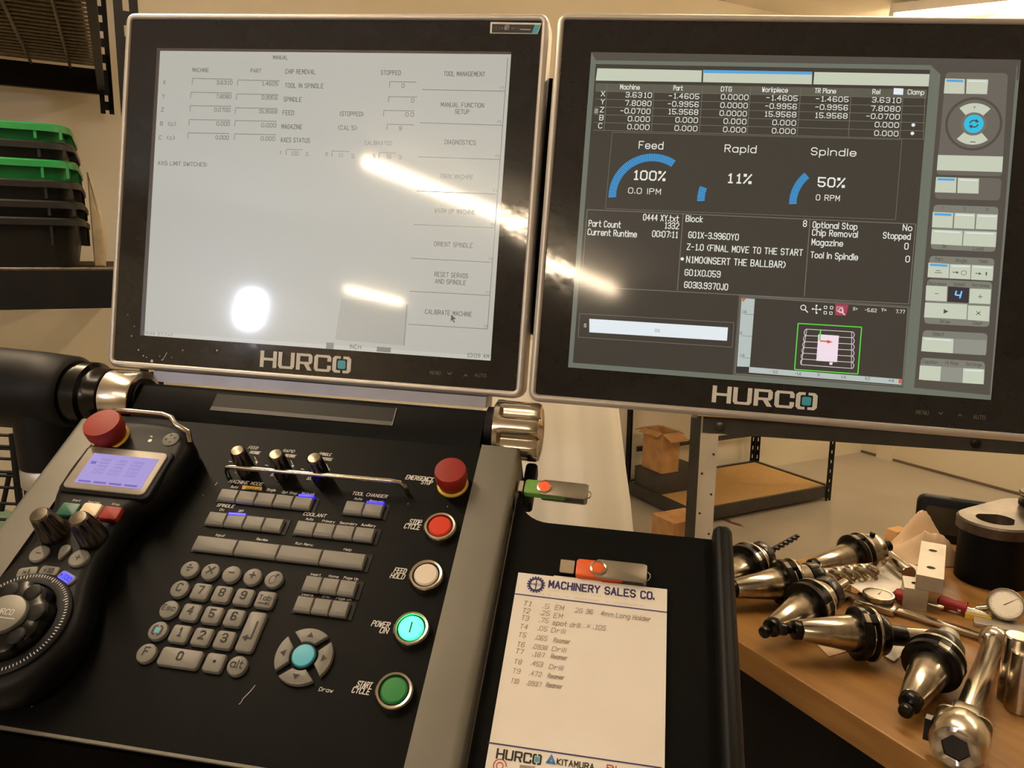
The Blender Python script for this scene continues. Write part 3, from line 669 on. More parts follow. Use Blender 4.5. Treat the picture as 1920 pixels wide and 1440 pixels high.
for s, xl, yb, xr in [('X', 1127, 180, 1134), ('Y', 1126.5, 195, 1133), ('Z', 1125, 210, 1132.5), ('B', 1124, 225, 1131), ('C', 1122, 240, 1130),
    ('3.6310', 1173, 182, 1223), ('7.8080', 1172, 197.5, 1222), ('-0.0700', 1163.5, 212, 1220.5), ('0.000', 1177.5, 227, 1219), ('0.000', 1176.5, 242, 1218),
    ('-1.4605', 1254, 184, 1312), ('-0.9956', 1252.5, 199, 1311), ('15.9568', 1252.5, 213.5, 1310), ('0.000', 1266.7, 229, 1309), ('0.000', 1265, 244.5, 1308),
    ('0.0000', 1352, 186, 1404), ('0.0000', 1351, 201.5, 1402.5), ('0.0000', 1349.5, 216.5, 1401), ('0.000', 1357, 231.5, 1400), ('0.000', 1356, 247, 1399),
    ('-1.4605', 1437, 187.5, 1496.5), ('-0.9956', 1435, 203, 1495), ('15.9568', 1433, 218, 1494), ('0.000', 1448.5, 234, 1493), ('0.000', 1447.5, 249.5, 1492),
    ('-1.4605', 1530, 189.5, 1592), ('-0.9956', 1529, 205, 1591), ('15.9568', 1527.5, 220.5, 1590),
    ('3.6310', 1635, 191.5, 1690.5), ('7.8080', 1633, 207.5, 1689), ('-0.0700', 1624.5, 222, 1688), ('0.000', 1640.5, 238, 1686), ('0.000', 1639.5, 254, 1685)]:
    wt.tpx(FM2, s, xl, yb, xr, 9.0, H3, .02, .008)
for s, xl, yb, xr, cap in [('Feed', 1198, 278, 1244, 13), ('Rapid', 1359, 284.5, 1419, 13), ('Spindle', 1521, 290, 1607, 13), ('0.0 IPM', 1178, 362, 1240, 10), ('0 RPM', 1530, 375, 1575, 10)]:
    wt.tpx(FM2, s, xl, yb, xr, cap, H3, .04, .004)
for s, xl, yb, xr, cap in [('100%', 1187, 336, 1248, 16), ('11%', 1363, 342, 1409, 16), ('50%', 1534, 349, 1584, 16)]:
    wt.tpx(FM2, s, xl, yb, xr, cap, H3, .04, .02)
for s, xl, yb, xr, cap in [('O444 XY.txt', 1206, 412.5, 1274, 11), ('1332', 1246, 428, 1273, 11), ('00:07:11', 1223, 443.5, 1271.5, 11), ('Part Count', 1104, 424, 1165, 11), ('Current Runtime', 1102, 440, 1196, 11),
    ('Block', 1286, 415, 1317.5, 11), ('8', 1506, 424.5, 1512, 11), ('G01X-3.9960Y0', 1291, 445.5, 1387, 11), ('Z-1.0 (FINAL MOVE TO THE START', 1288, 468, 1511, 11), ('N1M0(INSERT THE BALLBAR)', 1287, 492, 1477.5, 11.5), ('G01X0.059', 1284, 516, 1352, 11), ('G03I3.9370J0', 1283, 539, 1366.5, 11),
    ('Optional Stop', 1524, 426.5, 1609, 11), ('Chip Removal', 1523, 441, 1610, 11), ('Magazine', 1522, 459, 1581.5, 11), ('Tool In Spindle', 1520, 483, 1610.5, 11), ('No', 1693, 432, 1710, 11), ('Stopped', 1656, 446.5, 1708, 11), ('0', 1696, 467, 1702.5, 11), ('0', 1698, 491, 1705, 11), ('S', 1095, 613, 1099, 6)]:
    wt.tpx(FM2, s, xl, yb, xr, cap, H3, .055, .008)
leaf(wt, 'screen_lettering', 'r_txt', sR)
_m = MB()
for x, y, r in ((1711.7, 235, 3.2), (1710, 250.7, 3.2), (1279, 485.7, 3.2)): c = FM2.px(x, y); _m.poly([(p[0], p[1], H3) for p in circ(r * .00049, 12, c.x, c.y)])
leaf(_m, 'status_dots', 'r_white', sR)
for k in range(6):
    yl = 171 + 14.6 * k; yr = 184 + 15.4 * k; lns.lpx(FM2, (1117 - k * .9, yl), (1737 - k * 1, yr), .00045, H2)
for xt, xb in ((1138.5, 1132.5), (1226.5, 1221.5), (1317.5, 1311), (1407.5, 1400.7), (1501.7, 1494.5), (1596.5, 1590.7), (1694, 1687), (1735, 1731)):
    yt = 157 + (xt - 1117) * .02; lns.lpx(FM2, (xt, yt), (xb, yt + 88 + (xt - 1117) * .006), .0005, H2)
lns.rim(FM2, [(1148, 248), (1691, 262), (1679, 412), (1135, 391)], .0004, H2)
for a, b in [((1101, 393), (1717, 420)), ((1090, 537), (1704, 570)), ((1281, 400), (1270, 545)), ((1519, 410), (1508, 556)), ((1717, 420), (1704, 570)), ((1101, 393), (1090, 537))]: lns.lpx(FM2, a, b, .0007, H2)
lns.rim(FM2, [(1087, 588), (1376, 605), (1373, 651), (1084, 632)], .0005, H2)
lns.rim(FM2, [(1389, 556), (1703, 577), (1692, 724), (1378, 701)], .0009, H2)
lns.rim(FM2, [(1386.5, 553.5), (1705.5, 574.5), (1694, 727), (1375, 703)], .0005, H2)
lns.lpx(FM2, (1907, 124), (1857, 741), .0007, H3); lns.lpx(FM2, (1758, 136), (1708, 724), .0006, H3)
leaf(lns, 'screen_lines', 'r_line', sR)
# gauges
def gauge(cx, cy, a0, a1, n):
    c = FM2.px(cx, cy); R = abs(FM2.px(cx - 79, cy).x - c.x); r = R * .82; mb = MB()
    for i in range(n):
        a = math.radians(a0 + (a1 - a0) * i / n); b = math.radians(a0 + (a1 - a0) * (i + .62) / n)
        mb.poly([(c.x + R * math.cos(a), c.y + R * math.sin(a), H2), (c.x + R * math.cos(b), c.y + R * math.sin(b), H2), (c.x + r * math.cos(b), c.y + r * math.sin(b), H2), (c.x + r * math.cos(a), c.y + r * math.sin(a), H2)])
    leaf(mb, 'gauge_arc', 'r_tick', sR)
gauge(1220, 367, 185, 58, 52); gauge(1386, 374, 185, 163, 9); gauge(1558, 381, 184, 133, 21)
q([(1105, 597.7), (1365, 614), (1363, 639), (1105, 623)], H2, 'progress_bar', 'r_white')
_m = MB(); _m.tpx(FM2, '0%', 1228, 622, 1237, 5, H3); leaf(_m, 'progress_text', 'r_dtx', sR)
q([(1390.6, 558.6), (1415.4, 560.4), (1405.7, 688), (1381.8, 687)], H2, 'ruler', 'r_pale')
q([(1404.8, 688), (1690.8, 711), (1690, 721.5), (1404, 698.5)], H2, 'ruler', 'r_pale')
q([(1381.8, 687), (1404.8, 688), (1404, 698.5), (1381, 697)], H2, 'ruler_corner', 'r_dk')
z = lambda a, b: (1380 + a * .17708, 540 + b * .17708)
_m = MB().rim(FM2, [z(658, 375), z(1330, 415), z(1290, 910), z(620, 862)], .0009, H2); _m.lpx(FM2, z(897, 440), z(885, 555), .0012, H4); leaf(_m, 'drawing_green_outline', 'r_green', sR)
_m = MB(); ly = [435, 503, 568, 630, 690, 752, 812]; ry = [465, 527, 593, 657, 722, 787, 852]
for i in range(7):
    xl = 742 - i * 8; xr = 1238 - i * 1; _m.lpx(FM2, z(xl, ly[i]), z(xr, ry[i]), .00045, H2)
    if i < 6:
        for (X, Y0, Y1, s) in ((xl, ly[i], ly[i + 1], -1), (xr, ry[i], ry[i + 1], 1)):
            pts = [z(X + s * 16 * math.sin(PI * k / 6) - (8 if s < 0 else 1) * k / 6, Y0 + (Y1 - Y0) * k / 6) for k in range(7)]
            for k in range(6): _m.lpx(FM2, pts[k], pts[k + 1], .0005, H2)
_m.lpx(FM2, z(750, 435), z(690, 815), .0004, H2); _m.lpx(FM2, z(1225, 465), z(1222, 850), .0004, H2)
leaf(_m, 'drawing_tool_path', 'r_pink', sR)
leaf(MB().qpx(FM2, [z(872, 490), z(1090, 505), z(1070, 785), z(850, 770)], H3).qpx(FM2, [z(990, 785), z(1025, 788), z(1018, 815), z(988, 812)], H3), 'drawing_block', 'r_pink', sR)
_m = MB(); _m.lpx(FM2, z(890, 560), z(985, 568), .0012, H4); _m.qpx(FM2, [z(965, 548), z(1025, 572), z(965, 588)], H4); leaf(_m, 'axis_arrow', 'r_red', sR)
leaf(MB().qpx(FM2, [z(1052, 168), z(1192, 178), z(1165, 292), z(1050, 288)], H2), 'zoom_icon_back', 'r_mag', sR)
_m = MB()
for cx, cy, r in ((710, 208, 30), (1108, 240, 26)):
    c = FM2.px(*z(cx, cy)); R = r * .17708 * .00049
    o_, i_ = circ(R, 14, c.x, c.y), circ(R * .72, 14, c.x, c.y)
    for k in range(14): _m.poly([(*o_[k], H3), (*o_[(k + 1) % 14], H3), (*i_[(k + 1) % 14], H3), (*i_[k], H3)])
    _m.lpx(FM2, z(cx + r * .7, cy + r * .7), z(cx + r * 1.7, cy + r * 1.7), .0009, H3)
for a, b in (((808, 222), (892, 228)), ((850, 185), (848, 268))): _m.lpx(FM2, z(*a), z(*b), .0006, H3)
for (cx, cy) in ((850, 187), (850, 266), (810, 223), (890, 228)): c = FM2.px(*z(cx, cy)); _m.poly([(p[0], p[1], H3) for p in circ(.0009, 6, c.x, c.y)])
for cx, cy in ((948, 205), (1012, 208), (945, 262), (1005, 266)): _m.rim(FM2, [z(cx - 14, cy - 14), z(cx + 14, cy - 13), z(cx + 13, cy + 14), z(cx - 14, cy + 13)], .0005, H3)
_m.rim(FM2, [z(1070, 200), z(1130, 205), z(1126, 250), z(1068, 246)], .0004, H3)
for s, xl, yb, xr in (('X=', 1240, 236, 1285), ('-5.62', 1365, 248, 1490), ('Y=', 1540, 248, 1590), ('7.77', 1692, 264, 1788)):
    a = z(xl, yb); b = z(xr, yb); _m.tpx(FM2, s, a[0], a[1], b[0], 6, H3, .06, .01)
leaf(_m, 'drawing_toolbar', 'r_txt', sR)
_m = MB()
for s, xl, yb, xr in (('1.6', 65, 262, 110), ('0', 42, 490, 62), ('1.6', 42, 724, 88), ('-3.2', 375, 898, 440), ('-1.6', 625, 918, 690), ('0', 865, 930, 885), ('1.6', 1110, 953, 1165), ('3.2', 1365, 969, 1415), ('4.8', 1615, 990, 1670)):
    a = z(xl, yb); b = z(xr, yb); _m.tpx(FM2, s, a[0], a[1], b[0], 4.5, H3, .06, .01)
for a, b in (((85, 275), (190, 282)), ((60, 505), (175, 513)), ((70, 738), (150, 743))): _m.lpx(FM2, z(*a), z(*b), .0003, H3)
leaf(_m, 'ruler_lettering', 'r_dtx', sR)
leaf(MB().qpx(FM2, [z(62, 108), z(110, 112), z(70, 150)], H3).qpx(FM2, [z(1725, 965), z(1752, 967), z(1748, 1012), z(1720, 1008)], H3), 'ruler_marks', 'r_red', sR)
# side panel groups
def grp(pts, m='r_grp', h=H2):
    c = [FM2.px(*p) for p in pts]; out = []
    for i in range(4):
        p, a, b = c[i], c[i - 1], c[(i + 1) % 4]; r = .0035
        da = (a - p).normalized() * r; db = (b - p).normalized() * r
        for k in range(4):
            s = k / 3; out.append(((p + da) * (1 - s) ** 2 + p * 2 * s * (1 - s) + (p + db) * s ** 2))
    leaf(MB().poly([(v.x, v.y, h) for v in out]), 'button_group', m, sR)
zc = lambda a, b: (1740 + a * .17354, 130 + b * .17354)
zd = lambda a, b: (1600 + a / 3, b / 3)
ze = lambda a, b: (1710 + a * .18743, 460 + b * .18743)
grp([zc(190, 35), zc(860, 45), zc(795, 1160), zc(88, 1140)], 'r_grp2')
grp([zc(80, 1163), zc(792, 1180), zc(772, 1420), zc(70, 1400)], 'r_grp2')
grp([zd(450, 1152), zd(815, 1165), zd(796, 1418), zd(433, 1402)])
grp([ze(175, 105), ze(822, 132), ze(806, 355), ze(155, 325)])
grp([ze(152, 338), ze(800, 368), ze(767, 818), ze(117, 782)])
grp([ze(108, 848), ze(753, 882), ze(738, 1102), ze(90, 1062)])
grp([ze(88, 1122), ze(728, 1165), ze(716, 1392), ze(65, 1347)])
def btn(pts, stripe=None, m='r_btn'):
    o = leaf(MB().qpx(FM2, pts, H3), 'screen_button', m, sR)
    if stripe:
        a, b, c, d = (Vector(p) for p in pts); k0, k1 = (.06, .22) if stripe == 'r_blue' else (.10, .16)
        f = lambda p, r, k: p + (r - p) * k
        l0, l1, r0, r1 = f(a, d, k0), f(a, d, k1), f(b, c, k0), f(b, c, k1)
        leaf(MB().qpx(FM2, [f(l0, r0, .08), f(l0, r0, .92), f(l1, r1, .92), f(l1, r1, .08)], H4), 'button_stripe', stripe, sR)
btn([zc(185, 98), zc(397, 105), zc(393, 265), zc(170, 260)], 'r_blue'); btn([zc(418, 105), zc(652, 110), zc(637, 268), zc(412, 264)], 'r_white')
btn([zc(108, 925), zc(812, 942), zc(800, 1110), zc(95, 1090)])
btn([zc(88, 1163), zc(308, 1170), zc(302, 1335), zc(74, 1328)], 'r_blue'); btn([zc(322, 1172), zc(552, 1180), zc(545, 1343), zc(316, 1336)], 'r_white')
btn([zd(447, 1192), zd(562, 1197), zd(557, 1283), zd(442, 1278)], 'r_blue'); btn([zd(570, 1197), zd(686, 1202), zd(680, 1288), zd(565, 1283)], 'r_white'); btn([zd(694, 1203), zd(811, 1207), zd(806, 1292), zd(688, 1288)], 'r_white')
btn([zd(442, 1290), zd(616, 1298), zd(610, 1382), zd(436, 1372)], 'r_white'); btn([zd(622, 1298), zd(806, 1305), zd(800, 1390), zd(616, 1382)], 'r_white')
btn([ze(165, 172), ze(372, 186), ze(366, 328), ze(155, 318)], 'r_blue'); btn([ze(380, 188), ze(588, 195), ze(582, 340), ze(373, 330)], 'r_white'); btn([ze(598, 196), ze(815, 206), ze(806, 354), ze(590, 342)], 'r_white')
btn([ze(142, 402), ze(352, 412), ze(346, 562), ze(134, 550)]); btn([ze(580, 432), ze(792, 440), ze(783, 588), ze(570, 578)])
btn([ze(362, 410), ze(573, 425), ze(566, 578), ze(352, 565)], None, 'r_dk')
btn([ze(132, 572), ze(553, 590), ze(545, 742), ze(120, 720)]); btn([ze(562, 600), ze(778, 610), ze(770, 762), ze(555, 745)])
btn([ze(104, 915), ze(418, 935), ze(410, 1080), ze(92, 1058)], 'r_white'); btn([ze(424, 935), ze(748, 950), ze(738, 1100), ze(416, 1080)], None, 'r_dis')
btn([ze(80, 1200), ze(292, 1213), ze(282, 1358), ze(68, 1342)]); btn([ze(296, 1213), ze(508, 1226), ze(500, 1376), ze(288, 1360)], None, 'r_dis'); btn([ze(512, 1228), ze(724, 1240), ze(716, 1390), ze(504, 1376)], 'r_white')
c = FM2.px(1824.7, 233); K = abs(FM2.px(1824.7 + 54, 233).x - c.x) / 54
o_, i_ = circ(54 * K, 40, c.x, c.y), circ(49 * K, 40, c.x, c.y); _m = MB()
for k in range(40): _m.poly([(*o_[k], H3), (*o_[(k + 1) % 40], H3), (*i_[(k + 1) % 40], H3), (*i_[k], H3)])
leaf(_m, 'dial_ring', 'r_side', sR)
leaf(MB().poly([(p[0], p[1], H3) for p in circ(24 * K, 30, c.x, c.y)]), 'dial_shadow', 'r_line', sR)
for a0 in (90, 270):
    pts = [(c.x + 44 * K * math.cos(math.radians(a0 + a)), c.y + 42 * K * math.sin(math.radians(a0 + a)), H3) for a in range(-42, 43, 6)] + [(c.x + 24.5 * K * math.cos(math.radians(a0 + a)), c.y + 23 * K * math.sin(math.radians(a0 + a)), H3) for a in range(42, -43, -6)]
    leaf(MB().poly(pts), 'dial_button', 'r_btn', sR)
leaf(MB().poly([(p[0], p[1], H4) for p in circ(18.5 * K, 30, c.x, c.y)]), 'dial_centre', 'r_cy', sR)
_m = MB(); h5 = .0013
for s in (1, -1):
    pts = [(c.x + s * 8 * K * math.cos(math.radians(a)) * 1.0, c.y + s * 7 * K * math.sin(math.radians(a))) for a in (175, 145, 115, 85, 55)]
    for k in range(4):
        a = Vector(pts[k]); b = Vector(pts[k + 1]); d = (b - a).normalized(); n = Vector((-d.y, d.x)) * 1.3 * K; _m.poly([(*(a + n), h5), (*(b + n), h5), (*(b - n), h5), (*(a - n), h5)])
    e = Vector(pts[4]); _m.poly([(e.x - s * 1 * K, e.y + s * 4.5 * K, h5), (e.x + s * 5 * K, e.y - s * 1.5 * K, h5), (e.x - s * 2 * K, e.y - s * 4 * K, h5)])
_m.text('+', c.x - 3.5 * K, c.y + 30 * K, H4, 7 * K); _m.lpx(FM2, (1819, 266), (1829, 266.5), .0007, H4)
a, b = ze(228, 482), ze(268, 485); _m.lpx(FM2, a, b, .0005, H4)
a, b = ze(660, 512), ze(705, 515); _m.lpx(FM2, a, b, .0005, H4); _m.lpx(FM2, ze(683, 492), ze(681, 535), .0005, H4)
_m.qpx(FM2, [ze(318, 638), ze(365, 662), ze(316, 684)], H4)
_m.lpx(FM2, ze(645, 660), ze(685, 698), .0006, H4); _m.lpx(FM2, ze(685, 662), ze(643, 696), .0006, H4)
_m.lpx(FM2, ze(405, 268), ze(455, 272), .0006, H4); _m.qpx(FM2, [ze(445, 258), ze(470, 273), ze(443, 284)], H4); _m.rim(FM2, [ze(495, 262), ze(520, 252), ze(545, 266), ze(540, 290), ze(518, 298), ze(494, 286)], .0004, H4)
_m.lpx(FM2, ze(635, 280), ze(680, 284), .0006, H4); _m.qpx(FM2, [ze(670, 268), ze(695, 285), ze(668, 296)], H4); _m.qpx(FM2, [ze(735, 268), ze(752, 270), ze(748, 302), ze(738, 304)], H4)
_m.lpx(FM2, ze(240, 252), ze(285, 255), .0005, H4); _m.lpx(FM2, ze(225, 272), ze(298, 276), .0005, H4)
for s, xl, yb, xr in (('Part', 235, 150, 310), ('Single', 435, 165, 550), ('Feed', 672, 172, 752), ('Decrease', 165, 394, 345), ('Speed', 415, 400, 530), ('Increase', 605, 410, 775), ('Draw', 280, 775, 380), ('Clear', 605, 790, 705), ('Select', 205, 898, 322), ('Caption', 105, 1175, 262), ('Hi Res', 335, 1188, 465), ('Settings', 540, 1200, 702), ('On', 305, 25, 345), ('Load', 615, 46, 715)):
    a = ze(xl, yb); b = ze(xr, yb); _m.tpx(FM2, s, a[0], a[1], b[0], 6, H4, .06)
for s, xl, yb, xr in (('1', 495, 1178, 520), ('2', 620, 1182, 640), ('3', 745, 1186, 765)): a = zd(xl, yb); b = zd(xr, yb); _m.tpx(FM2, s, a[0], a[1], b[0], 5, H4, .06)
leaf(_m, 'side_panel_lettering', 'r_dtx', sR)
M['r_four'] = scr('display_digit_blue', (120, 190, 255), 1.2)
_m = MB()
for a, b in (((445, 455), (432, 495)), ((432, 495), (490, 502)), ((498, 458), (478, 530))): _m.lpx(FM2, ze(*a), ze(*b), .0012, H4)
leaf(_m, 'speed_digit', 'r_four', sR)
_a = FM2.px(1334, 754); _b = FM2.px(1336.5, 722.5)
hurco(FM2, _a.x, _a.y, H0, abs(_b.y - _a.y), mR, sx=1.03)
_m = MB()
for s, a, b, c_ in (('MENU', 1718, 776, 1741), ('AUTO', 1825, 785, 1847)): _m.tpx(FM2, s, a, b, c_, 7, H0, .08)
for x, y, d in ((1764, 776, 1), (1800, 778, -1)):
    _m.lpx(FM2, (x - 4, y - 3 * d), (x, y + d), .0007, H0); _m.lpx(FM2, (x, y + d), (x + 4, y - 3 * d), .0007, H0)
leaf(_m, 'bezel_print', 'bzprint', mR)
# ------------------------------------------------------------------ control console (panel frame: z = 0 is the key tops)
ZD = -.004
con = thing('control_console', 'black control console deck with keypad, knobs and lit round buttons between silver rails', 'control console', FP.M.copy())
deck = MB()
deck.layers([([(-.2, -.103), (.184, -.103), (.184, .200), (-.2, .200)], -.075), ([(-.2, -.103), (.184, -.103), (.184, .200), (-.2, .200)], ZD)]).build('deck', 'black', con)
MB().bb(-.2, .184, -.1052, -.1031, ZD - .0035, ZD + .0002).build('front_edge_strip', 'alu', con)
MB().bb(-.236, .2, -.104, .18, -.105, -.0755).build('underside_cover', 'black', con)
# rails: rounded outer shoulder
def rail(x0, x1, side, y0, y1):
    # profile in x,z
    zt = -.0015; r = .007
    if side > 0: pr = [(x0, -.07), (x0, zt)] + [(x1 - r + r * math.sin(a), zt - r + r * math.cos(a)) for a in [i * PI / 12 for i in range(7)]] + [(x1 + .002, -.07)]
    else: pr = [(x1, -.07), (x1 - .0001, zt)] + [(x0 + r - r * math.sin(a), zt - r + r * math.cos(a)) for a in [i * PI / 12 for i in range(7)]] + [(x0 - .001, -.07)]
    T = Matrix(((1, 0, 0, 0), (0, 0, -1, 0), (0, 1, 0, 0), (0, 0, 0, 1)))
    return MB().layers([(pr, -y1), (pr, -y0)], T).build('side_rail', 'alu', con)
rr = rail(.1842, .2215, 1, -.16, .202); rail(-.2375, -.2002, -1, -.16, .19)
# usb socket slits in the right rail
for y, w in ((.152, .012), (.17, .008), (.135, .006)): MB().bb(.2217, .2224, y - w / 2, y + w / 2, -.024, -.016).build('port', 'dark', rr)
HA = tr(0, .232, -.012) @ ALONGX
M['rubber2'] = mat('lighter_grey_lip', (62, 61, 60), .5, .0, var=(30, (56, 55, 54)))  # slot lip, a lighter grey than the slot
M['slotgrey'] = mat('dark_slot_grey', (22, 22, 23), .5, spec=.25, var=(30, (19, 19, 20)))
# hinge barrel with pen slot
HA = tr(0, .232, -.012) @ ALONGX
pr = [(.2001, -.06), (.2001, -.0045), (.206, .0005), (.236, .0060), (.2425, .0025), (.2425, -.06)]
_yz = Matrix(((0, 0, 1, 0), (1, 0, 0, 0), (0, 1, 0, 0), (0, 0, 0, 1)))
MB().layers([(pr, -.186), (pr, .182)], _yz).build('hinge_cover', 'black', con)
_sl = math.atan2(.0055, .030)
def onslope(y): return .0005 + (y - .206) * .0055 / .030
_s = [FP.px(*q, .003) for q in ((410, 740), (745, 771), (742, 800), (410, 768))]
_x0, _x1, _y0, _y1 = _s[0].x, _s[1].x, (_s[2].y + _s[3].y) / 2, min(.2355, (_s[0].y + _s[1].y) / 2)
def slopebox(x0, x1, y0, y1, up, m, name, parent=con):
    vs = [(x, y, onslope(y) + h) for h in (-.001, up) for x, y in ((x0, y0), (x1, y0), (x1, y1), (x0, y1))]
    return MB().add(vs, [(3, 2, 1, 0), (4, 5, 6, 7), (0, 1, 5, 4), (1, 2, 6, 5), (2, 3, 7, 6), (3, 0, 4, 7)]).build(name, m, parent)
ps_ = slopebox(_x0, _x1, max(_y0, .2065), _y1, .0004, 'slotgrey', 'pen_slot')
slopebox(_x0, _x1, max(_y0, .2065), max(_y0, .2065) + .0045, .0010, 'rubber2', 'slot_lip', ps_)
slopebox(_x1 - .0008, _x1, max(_y0, .2065), _y1, .0012, 'alu', 'slot_edge', ps_)
MB().bb(-.2, .184, -.1075, -.1054, -.30, ZD - .0045).build('added_front_skirt', 'matte', con)  # added matte sheet that keeps the front below the deck dark
MB().bb(-.2375, -.2, -.1665, -.1605, -.30, -.004).build('added_rail_skirt', 'matte', con)  # same added dark sheet below the left rail
# fluted tilt knob on the hinge axis
kn = MB().lathe([(.026, .1905), (.0300, .193), (.0300, .1975), (.0300, .2005), (.0298, .206), (.0298, .215), (.0298, .226), (.0298, .2335), (.0285, .2365), (.019, .2385), (.006, .2395)], 126, HA, lobes=6, amp=.26, z0=.200, z1=.2366).build('tilt_knob', 'chrome', con)
MB().lathe([(.022, .1835), (.022, .190)], 32, HA).build('knob_washer', 'blackm', con)
MB().rbox(.2300, .190, -.052, -.038, .012, .05, .004, .002).build('tilt_lever', 'blackm', con)

# flat keys
def keycap(o, z1, ch=.0014): return MB().prism(o, ZD - .001, z1, ch)
def rowkeys(x0, x1, n, yt, yb, name='function_key'):
    w = (x1 - x0) / n; res = []
    for i in range(n):
        a = x0 + w * i; cx = a + w / 2; h = yt - yb
        # sloped bar key: higher at the rear
        o = rrect(w - .0005, h, .0008, 2, cx, (yt + yb) / 2)
        k = MB().layers([(o, ZD - .001), (o, -.0010), (inset(o, .0006), -.0002), (inset(rrect(w - .0005, h - .003, .0008, 2, cx, (yt + yb) / 2 + .001), .0008), .0006)]).build(name, 'key', con); res.append(k)
    MB().bb(x0 - .0012, x1 + .0042, yb - .001, yt + .0016, ZD, ZD + .0007).build('key_bezel', 'blackm', con)
    return res
rowkeys(-.0468, .0436, 5, .1216, .1086); rowkeys(.0743, .1103, 2, .1224, .1089)
rowkeys(-.0466, .0256, 4, .0958, .0825); rowkeys(.0375, .1098, 4, .0963, .0828)
rowkeys(-.0460, .1095, 4, .0702, .0559); rowkeys(.0645, .1098, 3, .0443, .0305); rowkeys(.0640, .1093, 3, .0255, .0121)
# keypad
PX, PY = .019, .01866
def kpos(c, r): return (c - 2) * PX, -(r - 2) * PY
leg = lambda k, s, x, y, cap, bold=.03, w=None: MB().text(s, x, y - cap / 2, .0003, cap, 'c', w, bold).build('legend', 'dark', k, smooth=0, flat=True)
def key(c, r, s, shape='sq', w=.0160, h=.0150, cap=.0062, bold=.03):
    x, y = kpos(c, r)
    o = circ(.0079, 28, x, y) if shape == 'o' else rrect(w, h, .0030, 4, x, y)
    k = keycap(o, 0, .0016 if shape == 'o' else .0020).build('keypad_key', 'key', con)
    if s: leg(k, s, x, y + .001, cap, bold)
    return k, x, y
key(0, 0, '÷', 'o', cap=.0075); key(1, 0, '×', 'o', cap=.0085); key(2, 0, '–', 'o', cap=.007); key(3, 0, '+', 'o', cap=.0075)
k, x, y = key(4, 0, None, 'o')
m_ = MB(); o_, i_ = [(x + .003 * math.cos(a) - .0005, y - .001 + .0042 * math.sin(a)) for a in [2 * PI * j / 16 for j in range(16)]], [(x + .0024 * math.cos(a) - .0005, y - .001 + .0036 * math.sin(a)) for a in [2 * PI * j / 16 for j in range(16)]]
for j in range(16): m_.poly([(*o_[j], .0003), (*o_[(j + 1) % 16], .0003), (*i_[(j + 1) % 16], .0003), (*i_[j], .0003)])
m_.poly([(x + .001, y + .001, .0003), (x + .0046, y + .0046, .0003), (x + .0012, y + .0046, .0003)]); m_.build('legend', 'dark', k, smooth=0, flat=True)
for r, row in enumerate((('C', '7', '8', '9'), ('Esc', '4', '5', '6'), (None, '1', '2', '3')), 1):
    for c, s in enumerate(row):
        if c == 0 and s is None:
            k, x, y = key(0, r, None, 'o'); m_ = MB()
            for s_ in (1, -1):
                pts = [(x + s_ * px_, y + py_) for px_, py_ in ((.0008, .0042), (.0026, .0042), (.0042, .0026), (.0042, -.0026), (.0026, -.0042), (.0008, -.0042), (.0008, -.0030), (.0022, -.0030), (.0029, -.0022), (.0029, .0022), (.0022, .0030), (.0008, .0030))]
                m_.poly([(*p, .0003) for p in pts])
            m_.build('legend', 'dark', k, smooth=0, flat=True); MB().poly([(*p, .0003) for p in rrect(.0038, .0038, .0006, 2, x, y)]).build('legend_square', 'cyan', k, smooth=0, flat=True)
        else: key(c, r, s, 'o' if c == 0 else 'sq', cap=.0045 if s == 'Esc' else .0064, bold=.012 if s == 'Esc' else .03)
k, x, y = key(4, 1, 'Tab', cap=.0042, bold=.012)
m_ = MB(); m_.poly([(x - .0045, y - .0042, .0003), (x + .003, y - .0042, .0003), (x + .003, y - .0034, .0003), (x - .0045, y - .0034, .0003)]); m_.poly([(x + .002, y - .0055, .0003), (x + .0045, y - .0038, .0003), (x + .002, y - .0021, .0003)]); m_.poly([(x + .0046, y - .0055, .0003), (x + .0052, y - .0055, .0003), (x + .0052, y - .0021, .0003), (x + .0046, y - .0021, .0003)]); m_.build('legend', 'dark', k, smooth=0, flat=True)
key(0, 4, 'F', 'o'); key(3, 4, '•', cap=.0058); key(4, 4, 'alt', 'o', cap=.0058, bold=.01); key(1.5, 4, '0', w=.0345)
x, y = kpos(4, 2.5)
k = keycap(rrect(.0150, .0338, .003, 4, x - .0005, y), 0, .002).build('enter_key', 'key', con)
m_ = MB(); m_.poly([(x + .0014, y + .0085, .0003), (x + .0030, y + .0085, .0003), (x + .0030, y - .0068, .0003), (x + .0014, y - .0068, .0003)]); m_.poly([(x + .0014, y - .0052, .0003), (x + .0014, y - .0068, .0003), (x - .002, y - .0068, .0003), (x - .002, y - .0052, .0003)]); m_.poly([(x - .0052, y - .006, .0003), (x - .0012, y - .0030, .0003), (x - .0012, y - .0090, .0003)]); m_.build('legend', 'dark', k, smooth=0, flat=True)
